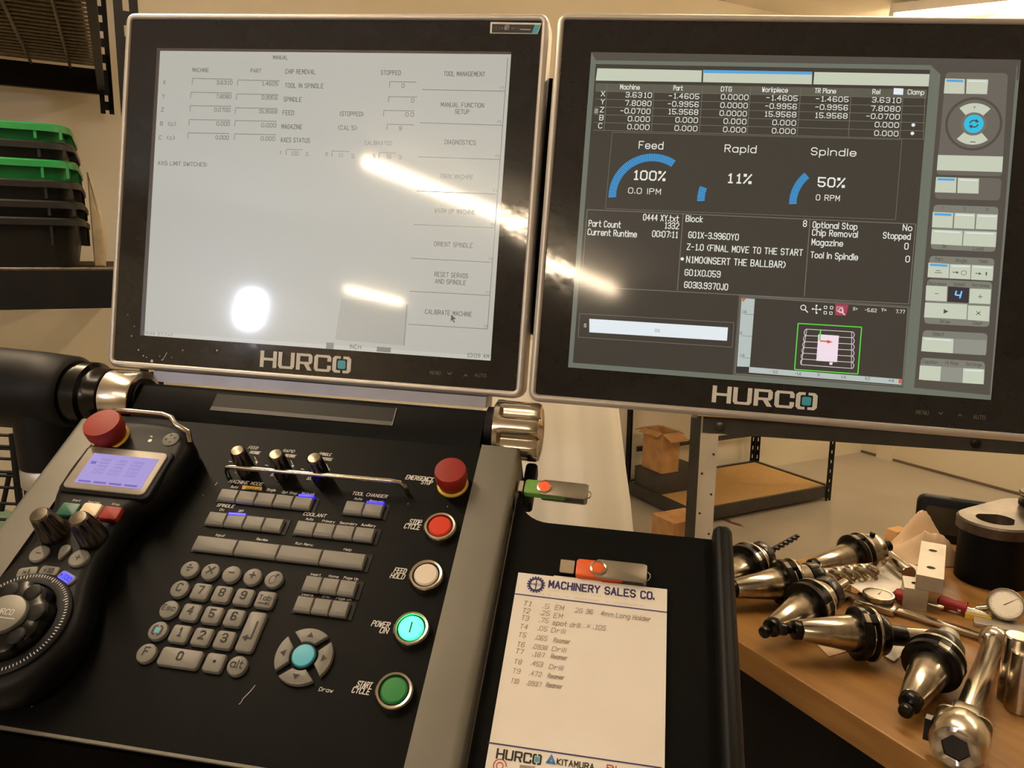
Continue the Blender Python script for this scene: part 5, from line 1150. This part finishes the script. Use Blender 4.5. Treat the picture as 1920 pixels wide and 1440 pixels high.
# ------------------------------------------------------------------ workbench
ZB = .93
e0, e1 = at_z(1407, 1227, ZB), at_z(1757, 1427, ZB); bk = at_z(1510, 1045, ZB)
ue = (uvz(e0)[0] + uvz(e1)[0]) / 2; vb = uvz(bk)[1]
t = thing('workbench', 'workbench with thick honey-coloured wooden top and black base added for the shade beneath, covered in tools', 'workbench', ROOM.copy())
MB().rbox((ue + ue + 1.5) / 2, vb - .8, ZB - .034, ZB, 1.5, 1.6, .006, .002, None).build('bench_top', 'wood', t)
MB().bb(ue + .06, ue + 1.46, vb - 1.55, vb - .06, .06, ZB - .035).build('shade_base', 'rack', t)  # black body added for the shade under the bench, also carries the top
for k in range(4):
    d_ = MB().bb(ue + .047, ue + .059, vb - 1.5 + k * .37, vb - 1.15 + k * .37, .10, ZB - .07).build('shade_base_panel', 'black', t)  # panels on the added black base
    MB().bb(ue + .035, ue + .046, vb - 1.22 + k * .37, vb - 1.20 + k * .37, .45, .58).build('handle', 'rackg', d_)

# ---- tool holders
def helix(mb, r, L, turns, T, n=28, lob=2, core=.55, m=60, tip=.3):
    outs = []
    for k in range(m + 1):
        z = L * k / m; a0 = 2 * PI * turns * k / m; rr = r
        if tip and z > L - r * tip: rr = r * max(.12, (L - z) / (r * tip))
        o = []
        for i in range(n):
            a = 2 * PI * i / n; g = .5 + .5 * math.cos(lob * a); q = rr * (core + (1 - core) * min(1, g * 1.9)); o.append((q * math.cos(a + a0), q * math.sin(a + a0)))
        outs.append((o, z))
    return mb.layers(outs, T)
def holder(label, P, D, kind, s=1.0, roll=0.0):
    """P: centre of the drive flange, D: direction from the pull stud to the tool. Origin at the flange."""
    t = thing('tool_holder', label, 'tool holder', axis_M(P, D, roll) @ Matrix.Scale(s, 4), 'tapered tool holders on the bench')
    if kind != 'stand':
     S = MB().lathe([(.0030, -.1015), (.0068, -.1005), (.0075, -.0985), (.0075, -.0945), (.0055, -.0925), (.0050, -.0885), (.0080, -.0865), (.0110, -.0855), (.0118, -.0835), (.0118, -.0775), (.0100, -.0765)], 36).build('pull_stud', 'oxide', t)
     MB().lathe([(.0118, -.0764), (.0127, -.0752), (.0221, -.0115), (.0218, -.0105)], 64).build('taper', 'steel', t)
    fl = MB().lathe([(.0215, -.0104), (.0300, -.0100), (.0316, -.0088), (.0316, -.0020), (.0270, .0016), (.0270, .0036), (.0316, .0072), (.0316, .0108), (.0300, .0122), (.0240, .0124)], 64).build('drive_flange', 'oxide', t)
    MB().lathe([(.0318, .0074), (.0319, .0078), (.0319, .0104), (.0318, .0107)], 64, None, cap=False).build('ground_band', 'steel', fl)
    MB().lathe([(.0268, .0016), (.0275, .002), (.0275, .0034), (.0268, .0036)], 64, None, cap=False).build('groove_band', 'steel', fl)
    for a in (0, PI):
        k = MB().rbox(0, 0, -.0108, .0125, .0130, .0050, .0015, 0, Matrix.Rotation(a, 4, 'Z') @ tr(0, .0288, 0)).build('key_slot', 'oxide', fl)
        MB().rbox(0, 0, -.0085, -.0025, .0120, .0012, .0005, 0, Matrix.Rotation(a, 4, 'Z') @ tr(0, .0312, 0)).build('slot_edge', 'steel', k)
    def body(prof, m, nm='body', seg=48): return MB().lathe(prof, seg).build(nm, m, t)
    if kind in ('collet', 'endmill', 'drill'):
        body([(.0225, .0125), (.0225, .020), (.0215, .021), (.0215, .030)], 'steel', 'nose')
        nt = body([(.0205, .0302), (.0225, .0315), (.0228, .046), (.0200, .0500), (.0120, .0505)], 'oxide', 'collet_nut')
        for k in range(6):
            MB().bb(-.002, .002, .0218, .0232, .033, .045, Matrix.Rotation(k * PI / 3, 4, 'Z')).build('nut_slot', 'dark', nt)
        if kind == 'drill': helix(MB(), .0046, .105, 3.8, tr(0, 0, .051)).build('twist_drill', 'oxide', t)
        if kind == 'endmill': helix(MB(), .0130, .085, 1.1, tr(0, 0, .051), lob=4, core=.62, tip=0).build('end_mill', 'steel', t)
        if kind == 'collet': body([(.0060, .0507), (.0060, .085)], 'steel', 'shank', 24)
    elif kind == 'bar':
        body([(.0235, .0125), (.0240, .014), (.0240, .024), (.0225, .026)], 'oxide', 'nose')
        body([(.0120, .0262), (.0120, .050), (.0112, .052)], 'oxide', 'sleeve', 32)
        body([(.0100, .0522), (.0100, .098), (.0092, .101)], 'steel', 'boring_bar', 32)
        MB().rbox(.0065, 0, .1015, .106, .008, .008, .001).build('insert', 'oxide', t)
    elif kind == 'shell':
        body([(.0225, .0125), (.0240, .016), (.0245, .030), (.0235, .036), (.0120, .037)], 'oxide', 'nose')
        body([(.0120, .0372), (.0120, .062), (.0105, .064)], 'steel2', 'pilot', 32)
    elif kind == 'mill':
        body([(.0250, .0125), (.0262, .015), (.0262, .034), (.0235, .038), (.0140, .039)], 'steel', 'nose')
        MB().lathe([(.004, 0), (.004, .006), (.0025, .0065)], 16, tr(0, .0255, .026) @ rotx(-PI / 2)).build('set_screw', 'oxide', t)
        body([(.0090, .0392), (.0090, .062)], 'oxide', 'shank', 24)
    elif kind == 'stand':
        body([(.0235, .0125), (.0235, .028), (.0190, .030), (.0190, .06), (.0120, .062)], 'oxide', 'nose')
        body([(.0060, .0622), (.0060, .16)], 'steel', 'shank', 24)
    return t
def lay(label, fl_px, tip_px, kind, tipz=.016, flz=.0321, s=1.0, roll=0.0):
    P = at_z(*fl_px, ZB + flz * s); Q = at_z(*tip_px, ZB + tipz * s)
    return holder(label, P, P - Q, kind, s, roll)
lay('tapered tool holder with a straight boring bar, lying across the front of the heap', (1617, 1188), (1476, 1180), 'bar', .040, .0345, s=.98, roll=.5)
lay('tapered tool holder with collet nut, its black stud nearest the edge of the bench', (1518, 1133), (1397, 1208), 'collet', .022, .0355, s=.97, roll=1.3)
lay('tapered tool holder clamping a thick spiral end mill', (1474, 1092), (1374, 1104), 'endmill', .030, .0325, s=1.0, roll=.3)
lay('tapered tool holder with a long thin twist drill, half hidden by the tray', (1398, 1060), (1330, 1098), 'drill', .030, .0325, s=1.0, roll=.8)
lay('tapered tool holder with bright set-screw nose, lying at the back of the bench', (1606, 1040), (1480, 1075), 'mill', .020, s=1.0, roll=.15)
lay('large tapered tool holder pointing its black stud at the bench edge beside the wrench', (1750, 1243), (1700, 1330), 'shell', .020, .034, s=.97, roll=.35)

# ---- socket wrench
P0 = at_z(1799, 1382, ZB + .027); P1 = at_z(1864, 1200, ZB + .018); D = (P1 - P0).normalized()
t = thing('socket_wrench', 'chrome wrench with hexagonal socket head and round bar handle at the bench edge', 'wrench', axis_M(P0, D))
hexo = [(.0125 * math.cos(PI / 3 * k + .2), .0125 * math.sin(PI / 3 * k + .2)) for k in range(6)]
ho = []
for k in range(6):
    for j in range(6):
        a, b = Vector(hexo[k]), Vector(hexo[(k + 1) % 6]); ho.append(tuple(a + (b - a) * j / 6))
co = []
for q_ in ho: v = Vector(q_).normalized(); co.append((v.x, v.y))
f = lambda r: [(x * r, y * r) for x, y in co]
MB().layers([(ho, .0115), (ho, .012), (ho, -.0225)] [:1] + [(ho, -.0225), (f(.0160), -.0240), (f(.0200), -.0225), (f(.0235), -.016), (f(.0245), -.004), (f(.0245), .010), (f(.0215), .017), (f(.010), .0175)]).build('socket', 'steel', t)
MB().layers([(inset(ho, .0003), -.0205), (inset(ho, .0003), .0112)]).build('socket_bore_shade', 'dark', t)  # dark plug painting the shade inside the socket
MB().rbox(0, 0, .0180, .0220, .048, .036, .010, .001).build('collar', 'steel', t)
MB().rbox(0, 0, .0226, .0480, .031, .026, .006, .002).build('neck', 'steel', t)
LL = (P1 - P0).length
MB().lathe([(.0120, .0482), (.0118, .056), (.0105, LL - .012), (.008, LL - .008)], 32).build('handle_bar', 'chrome', t)
MB().lathe([(.004, -.016), (.011, -.0135), (.0155, -.007), (.0165, 0), (.0155, .007), (.011, .0135), (.004, .016)], 32, tr(0, 0, LL)).build('ball_end', 'chrome', t)
MB().lathe([(.009, -.03), (.009, -.012)], 24, tr(0, 0, LL) @ ALONGX).build('cross_stub', 'chrome', t)
MB().bb(.0235, .029, -.012, .010, -.006, .004).build('pawl_lever', 'oxide', t)

# ---- steel pins standing on the bench
for k, (x, y, r, h) in enumerate(((1907, 1332, .0125, .068), (1893, 1312, .0125, .075))):
    p = at_z(x, y, ZB)
    o = MB().lathe([(r * .9, 0), (r, .0015), (r, h - .0015), (r * .9, h), (.0005, h)], 40).build('steel_pin', 'steel'); o.matrix_world = Matrix.Translation((p.x, p.y, ZB + .0003))
    tag(o, ['shorter polished steel pin standing upright at the front of the bench', 'taller polished steel pin standing upright behind its neighbour'][k], 'steel pin')

# ---- dial caliper
M['dialw'] = mat('dial_face_white', (236, 228, 210), .45, var=(40, (230, 220, 200)))
pc = at_z(1645, 1122, ZB + .012); pe = at_z(1890, 1196, ZB + .012); dd = (pe - pc); ang = math.atan2(dd.y, dd.x)
t = thing('dial_caliper', 'steel dial caliper with round dial lying among the tools', 'caliper', Matrix.Translation((pc.x, pc.y, ZB + .0003)) @ Matrix.Rotation(ang, 4, 'Z'))
MB().rbox(.085, -.004, .004, .0078, .26, .015, .001, .0006).build('beam', 'chrome', t)
MB().rbox(.0, -.006, .0020, .0096, .055, .030, .004, .001).build('slider', 'steel', t)
MB().lathe([(.019, .0098), (.0205, .0115), (.0205, .0165), (.0195, .0175), (.0180, .0175), (.0178, .0150)], 48, tr(0, .004, 0), cap=False).build('dial_case', 'steel', t)
df = MB().lathe([(.0178, .0158), (.0178, .0164), (.0004, .01641)], 48, tr(0, .004, 0)).build('dial_face', 'dialw', t)
m_ = MB()
for k in range(40):
    T = tr(0, .004, 0) @ Matrix.Rotation(k * PI / 20, 4, 'Z'); m_.poly([(.0170, -.0002, .0166), (.0170, .0002, .0166), (.0152, .0002, .0166), (.0152, -.0002, .0166)], T)
m_.poly([(-.0005, .004, .0168), (.0005, .004, .0168), (.0002, .018, .0168), (-.0002, .018, .0168)]); m_.poly([(p_[0], p_[1], .0168) for p_ in circ(.0014, 10, 0, .004)]); leaf(m_, 'dial_marks', 'dark', df)
for s_, x in ((1, -.045), (1, -.022)):
    MB().layers([([(x, -.012), (x + .012, -.012), (x + .002, -.055), (x, -.055)], .004), ([(x, -.012), (x + .012, -.012), (x + .002, -.055), (x, -.055)], .0076)]).build('jaw', 'steel', t)
    MB().layers([([(x, .004), (x + .009, .004), (x + .002, .026), (x, .026)], .004), ([(x, .004), (x + .009, .004), (x + .002, .026), (x, .026)], .0076)]).build('upper_jaw', 'steel', t)
for x in (-.04, .21): MB().bb(x - .004, x + .004, -.008, .0, 0, .0039).build('rest', 'oxide', t)

# ---- dial indicator leaning up at the right
pi_ = at_z(1885, 1168, ZB); pd = hit(1885, 1137, pi_ + Vector((0, 0, .02)), (pi_ - CAM).normalized())
nrm = (CAM - pd).normalized(); nrm = Vector((nrm.x * .6 - .1, nrm.y, nrm.z + .35)).normalized()
pd = Vector((pd.x, pd.y, ZB + .0245))
t = thing('dial_indicator', 'round white dial indicator leaning upright at the back of the heap', 'dial indicator', axis_M(pd, nrm))
MB().lathe([(.017, -.014), (.019, -.012), (.019, -.003), (.0215, -.002), (.0215, .0035), (.0205, .0045), (.0190, .0045), (.0188, .0015)], 48, None, cap=False).build('case', 'steel', t)
MB().lathe([(.017, -.0145), (.017, -.0138)], 32).build('case_back', 'steel', t)
df = MB().lathe([(.0188, .0020), (.0188, .0030), (.0003, .0031)], 48).build('dial_face', 'dialw', t)
m_ = MB()
for k in range(50):
    T = Matrix.Rotation(k * PI / 25, 4, 'Z'); L_ = .003 if k % 5 == 0 else .0017
    m_.poly([(.0180, -.0002, .0033), (.0180, .0002, .0033), (.0180 - L_, .0002, .0033), (.0180 - L_, -.0002, .0033)], T)
m_.poly([(-.0005, -.003, .0034), (.0005, -.003, .0034), (.0002, .015, .0034), (-.0002, .015, .0034)], Matrix.Rotation(-.9, 4, 'Z')); leaf(m_, 'dial_marks', 'dark', df)
T = Matrix.Rotation(.35, 4, 'Z')
MB().lathe([(.0040, .0205), (.0040, .034), (.0020, .0345), (.0020, .052), (.003, .0525), (.003, .056)], 16, T @ tr(0, 0, -.006) @ Matrix.Rotation(-PI / 2, 4, 'Y')).build('stem', 'steel', t)
MB().bb(-.004, .004, -.0235, -.0205, -.013, -.005).build('foot_lug', 'steel', t)

# ---- drilled aluminium blocks
def block(label, quad, z, th, T_holes, name='metal_block'):
    P = [at_z(*q_, z) for q_ in quad]; a = (P[1] - P[0] + P[2] - P[3]) / 2; b = (P[3] - P[0] + P[2] - P[1]) / 2
    ex = a.normalized(); ez = Vector((0, 0, 1)); ey = ez.cross(ex); c = sum(P, Vector()) / 4
    w = a.length; l = abs(b.dot(ey)); m = Matrix((ex, ey, ez)).transposed().to_4x4(); m.translation = Vector((c.x, c.y, z - th))
    t = thing(name, label, 'metal block', m, 'drilled aluminium blocks')
    r = min(w, l) * .17; n = 24
    # top and bottom faces with real holes
    def face(zz, mb):
        k = len(T_holes); seg = l / k
        for i, h in enumerate(T_holes):
            cy = -l / 2 + seg * (i + .5); y0, y1 = cy - seg / 2, cy + seg / 2
            sq_ = []
            for j in range(n):
                a_ = 2 * PI * j / n; cx_, sy_ = math.cos(a_), math.sin(a_); s1 = min((w / 2) / max(1e-6, abs(cx_)), (seg / 2) / max(1e-6, abs(sy_))); sq_.append((cx_ * s1, cy + sy_ * s1, zz))
            ci = [(r * math.cos(2 * PI * j / n), cy + r * math.sin(2 * PI * j / n), zz) for j in range(n)]
            mb.add(sq_ + ci, [(j, (j + 1) % n, n + (j + 1) % n, n + j) for j in range(n)])
            for cxs in (-1, 1):
                for cys in (y0, y1):      # corner fill
                    k_ = [j for j in range(n) if (sq_[j][0] * cxs > 0)]
                    js = min(k_, key=lambda j: (Vector(sq_[j][:2]) - Vector((cxs * w / 2, cys))).length)
                    best = sorted(range(n), key=lambda j: (Vector(sq_[j][:2]) - Vector((cxs * w / 2, cys))).length)[:2]
                    mb.add([sq_[best[0]], (cxs * w / 2, cys, zz), sq_[best[1]]], [(0, 1, 2)])
            if zz > 0: mb.add(ci + [(p_[0], p_[1], 0) for p_ in ci], [(j, (j + 1) % n, n + (j + 1) % n, n + j) for j in range(n)])
    mb = MB(); face(th, mb); face(0, mb)
    mb.add([(-w / 2, -l / 2, 0), (w / 2, -l / 2, 0), (w / 2, l / 2, 0), (-w / 2, l / 2, 0), (-w / 2, -l / 2, th), (w / 2, -l / 2, th), (w / 2, l / 2, th), (-w / 2, l / 2, th)], [(0, 1, 5, 4), (1, 2, 6, 5), (2, 3, 7, 6), (3, 0, 4, 7)])
    mb.build('block', 'steel2', t, smooth=30)
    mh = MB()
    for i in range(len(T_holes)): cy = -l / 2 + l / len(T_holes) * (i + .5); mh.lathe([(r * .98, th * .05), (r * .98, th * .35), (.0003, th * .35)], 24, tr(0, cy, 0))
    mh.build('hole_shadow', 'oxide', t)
    return t
ZK = ZB + .0305
block('lower grey aluminium block with one hole, under the taller drilled block', [(1700, 1082), (1742, 1085), (1735, 1110), (1688, 1098)], ZB + .030, .0297, [1])
block('long aluminium block with two holes propped on another block', [(1720, 1011), (1767, 1022), (1778, 1087), (1727, 1080)], ZB + .0505, .020, [1, 1])

# ---- slotted round bar, red-handled tools
pa, pb = at_z(1640, 1024, ZB + .012), at_z(1704, 1076, ZB + .012); D = pb - pa
t = thing('slotted_rod', 'polished round rod with milled slots lying behind the blocks', 'rod', axis_M(pa, D))
MB().lathe([(.0100, 0), (.0115, .0015), (.0115, D.length - .0015), (.0105, D.length)], 40).build('rod', 'chrome', t)
for k in range(3): MB().rbox(0, 0, -.0004, .0004, .0030, .020, .0014, 0, Matrix.Rotation(.5, 4, 'Z') @ tr(0, -.0114, .03 + k * .032) @ rotx(PI / 2)).build('slot', 'oxide', t)
def driver(label, a_px, b_px, zc, blade):
    a, b = at_z(*a_px, ZB + zc), at_z(*b_px, ZB + zc); D = b - a
    t = thing('screwdriver', label, 'screwdriver', axis_M(a, D), 'red-handled hand tools')
    L_ = D.length
    MB().lathe([(.004, 0), (.0085, .003), (.0090, .012), (.0075, .02), (.0090, .035), (.0088, L_ * .55), (.006, L_ * .6)], 36, None, lobes=6, amp=.14, z0=.005, z1=L_ * .56).build('handle', 'red', t)
    MB().lathe([(.003, L_ * .6), (.003, L_ * .97), (.002, L_)], 16).build('blade', 'chrome', t)
    return t
driver('red-handled screwdriver lying behind the caliper dial', (1676, 1113), (1770, 1140), .0095, 1)
driver('red-handled screwdriver between the black fixture and the caliper beam', (1758, 1126), (1852, 1152), .0095, 1)
p = at_z(1833, 1161, ZB)
t = thing('tape_roll', 'small yellow and clear wrapped bit box beside the caliper beam', 'small box', Matrix.Translation((p.x, p.y, ZB + .0003)) @ Matrix.Rotation(-.5, 4, 'Z'))
MB().rbox(0, 0, 0, .008, .030, .014, .002, .001).build('box_base', 'yellow', t); MB().rbox(0, 0, .0081, .010, .028, .012, .002, .0005).build('box_lid', 'bag', t)
p0, p1 = at_z(1850, 1176, ZB), at_z(1960, 1200, ZB)
t_ = MB().rbox(.07, 0, 0, .006, .16, .032, .002, .0008).build('steel_bar', 'steel2'); t_.matrix_world = Matrix.Translation((p0.x, p0.y + .01, ZB + .0003)) @ Matrix.Rotation(math.atan2(p1.y - p0.y, p1.x - p0.x), 4, 'Z'); tag(t_, 'flat grey steel bar lying behind the steel pins', 'bar')

# ---- black tightening fixture with bore, and the holder standing in it
pf = at_z(1850, 1108, ZB); fx = thing('tightening_fixture', 'heavy black tool tightening fixture with a round bore in its worn top', 'fixture', Matrix.Translation((0, 0, ZB + .0003)) @ Matrix.Identity(4))
ZF = ZB + .095
cb = at_z(1868, 972, ZF); c2 = at_z(1925, 960, ZF)
dirv = (c2 - cb); dirv.z = 0; dirv.normalize(); c2 = cb + dirv * .098
nr = Vector((-dirv.y, dirv.x, 0))
def hull(r, n=14):
    out = []
    for k in range(n + 1):
        a = PI / 2 + PI * k / n; out.append(Vector((cb.x, cb.y, 0)) + (dirv * math.cos(a) + nr * math.sin(a)) * r)
    for k in range(n + 1):
        a = -PI / 2 + PI * k / n; out.append(Vector((c2.x, c2.y, 0)) + (dirv * math.cos(a) + nr * math.sin(a)) * r * 1.15)
    return [(v.x, v.y) for v in out]
h1 = hull(.051); h0 = hull(.046)
bor = []
nn = len(h1)
for q_ in h1:
    v = Vector((q_[0] - cb.x, q_[1] - cb.y)).normalized(); bor.append((cb.x + v.x * .0260, cb.y + v.y * .0260))
M['worn'] = mat('worn_black_top', (60, 52, 44), .35, .5, bump=(60, .1, .001), var=(18, (118, 102, 82)))
MB().layers([(bor, .0762), (bor, .0935), (inset(h1, .003), .0947), (h1, .092), (h1, .078), (h0, .076), (bor, .0762)], None, False, False).build('top_plate', 'worn', fx)
MB().layers([(h0, 0), (h0, .0758)]).build('block', 'black', fx)
MB().layers([([(cb.x + .0258 * math.cos(a), cb.y + .0258 * math.sin(a)) for a in [2 * PI * k / 32 for k in range(32)] ], .0766), ([(cb.x + .0258 * math.cos(a), cb.y + .0258 * math.sin(a)) for a in [2 * PI * k / 32 for k in range(32)] ], .0770)]).build('bore_floor', 'dark', fx)
ps = c2 + nr * .0; 
holder('tapered tool holder standing upright in the black fixture, shank pointing up', Vector((ps.x + dirv.x * .012, ps.y + dirv.y * .012, ZF + .0125)), Vector((0, 0, 1)), 'stand', 1.0)

# ---- tablet-like black case standing behind, paper and scraps
pt = at_z(1760, 1030, ZB + .0); 
tl = at_z(1712, 1005, ZB); trr = at_z(1862, 1030, ZB)
tdir = Vector((trr.x - tl.x, trr.y - tl.y, 0)); tw = .135; tdir.normalize()
tz = hit(1716, 925, Vector((tl.x, tl.y, 0)), Vector((0, 1, 0))).z - ZB
m = Matrix((tdir, Vector((0, 0, 1)), tdir.cross(Vector((0, 0, 1))))).transposed().to_4x4(); m.translation = Vector((tl.x, tl.y, ZB + .0005))
t = thing('tablet', 'black tablet in a thick rounded case standing upright behind the fixture', 'tablet', m)
MB().rbox(tw / 2, tz / 2, -.011, .011, tw, tz, .014, .004, None, 6, True).build('case', 'blackm', t)
M['tabscr'] = mat('dark_tablet_glass', (44, 42, 34), .25, var=(30, (50, 47, 38)))
MB().rbox(tw / 2, tz / 2, .0112, .0118, tw - .03, tz - .03, .004).build('glass', 'tabscr', t)
MB().rbox(tw * .55, tz + .0006, -.004, .004, .05, .001, .0004).build('port_slot', 'dark', t)

def crumple(name, label, c, rx, ry, h, seed, m, cat, ang=0.0, amp=.35):
    random.seed(seed); n = 22; vs = []; fs = []
    ph = [(random.uniform(20, 70) , random.uniform(20, 70), random.uniform(0, 6.3)) for _ in range(6)]
    for i in range(n + 1):
        for j in range(n + 1):
            a = i / n * 2 - 1; b = j / n * 2 - 1; r = 1 + .18 * math.sin(3 * math.atan2(b, a) + seed)
            x, y = a * rx * r, b * ry * r; e = max(0, 1 - max(abs(a), abs(b)) ** 2)
            zz = h * (e ** .7) * (1 - amp + amp * sum(math.sin(p[0] * x * 2 + p[1] * y * 2 + p[2]) for p in ph) / 3)
            vs.append((x, y, max(.0012, zz) + .0008))
    N = (n + 1) ** 2; vs += [(v[0], v[1], max(.0, v[2] - .0012)) for v in vs]
    for i in range(n):
        for j in range(n):
            q_ = (i * (n + 1) + j, (i + 1) * (n + 1) + j, (i + 1) * (n + 1) + j + 1, i * (n + 1) + j + 1); fs.append(q_); fs.append(tuple(N + k for k in reversed(q_)))
    ed = [i * (n + 1) for i in range(n)] + [n * (n + 1) + j for j in range(n)] + [(n - i) * (n + 1) + n for i in range(n)] + [n - j for j in range(n)]
    for k in range(len(ed)): a, b = ed[k], ed[(k + 1) % len(ed)]; fs.append((a, b, b + N, a + N))
    o = MB().add(vs, fs).build(name, m, smooth=35); o.matrix_world = Matrix.Translation((c.x, c.y, ZB + .0004)) @ Matrix.Rotation(ang, 4, 'Z'); tag(o, label, cat); return o
c = at_z(1728, 1044, ZB); crumple('kraft_paper', 'crumpled brown wrapping paper heaped in front of the tablet', c, .042, .04, .085, 5, 'kraft', 'paper', .3, .5)
c = at_z(1678, 1222, ZB); crumple('tissue', 'small crumpled white tissue between two tool holders', Vector((c.x, c.y + .01, 0)), .026, .018, .014, 9, 'paper', 'tissue', .6, .4)
def flat(name, label, quad, m, cat, z=.0004, th=.0007):
    P = [at_z(*q_, ZB) for q_ in quad]; c = sum(P, Vector()) / 4
    o = MB().layers([([(p.x - c.x, p.y - c.y) for p in P], 0), ([(p.x - c.x, p.y - c.y) for p in P], th)]).build(name, m, None, smooth=0); o.matrix_world = Matrix.Translation((c.x, c.y, ZB + z)); tag(o, label, cat); return o
flat('paper_sheet', 'large white paper sheet under the blocks and the caliper', [(1560, 1075), (1650, 1030), (1745, 1075), (1640, 1128)], 'paper', 'paper')
flat('paper_scrap', 'torn scrap of paper under the boring bar holder', [(1525, 1203), (1578, 1200), (1590, 1222), (1554, 1232)], 'kraft', 'paper')
p = at_z(1681, 1017, ZB)
o = MB().rbox(0, 0, 0, .022, .030, .022, .001, .0006).build('carton_piece', 'card'); o.matrix_world = Matrix.Translation((p.x, p.y, ZB + .0016)) @ Matrix.Rotation(.4, 4, 'Z'); tag(o, 'small open end of a cardboard sleeve beside the crumpled paper', 'cardboard')
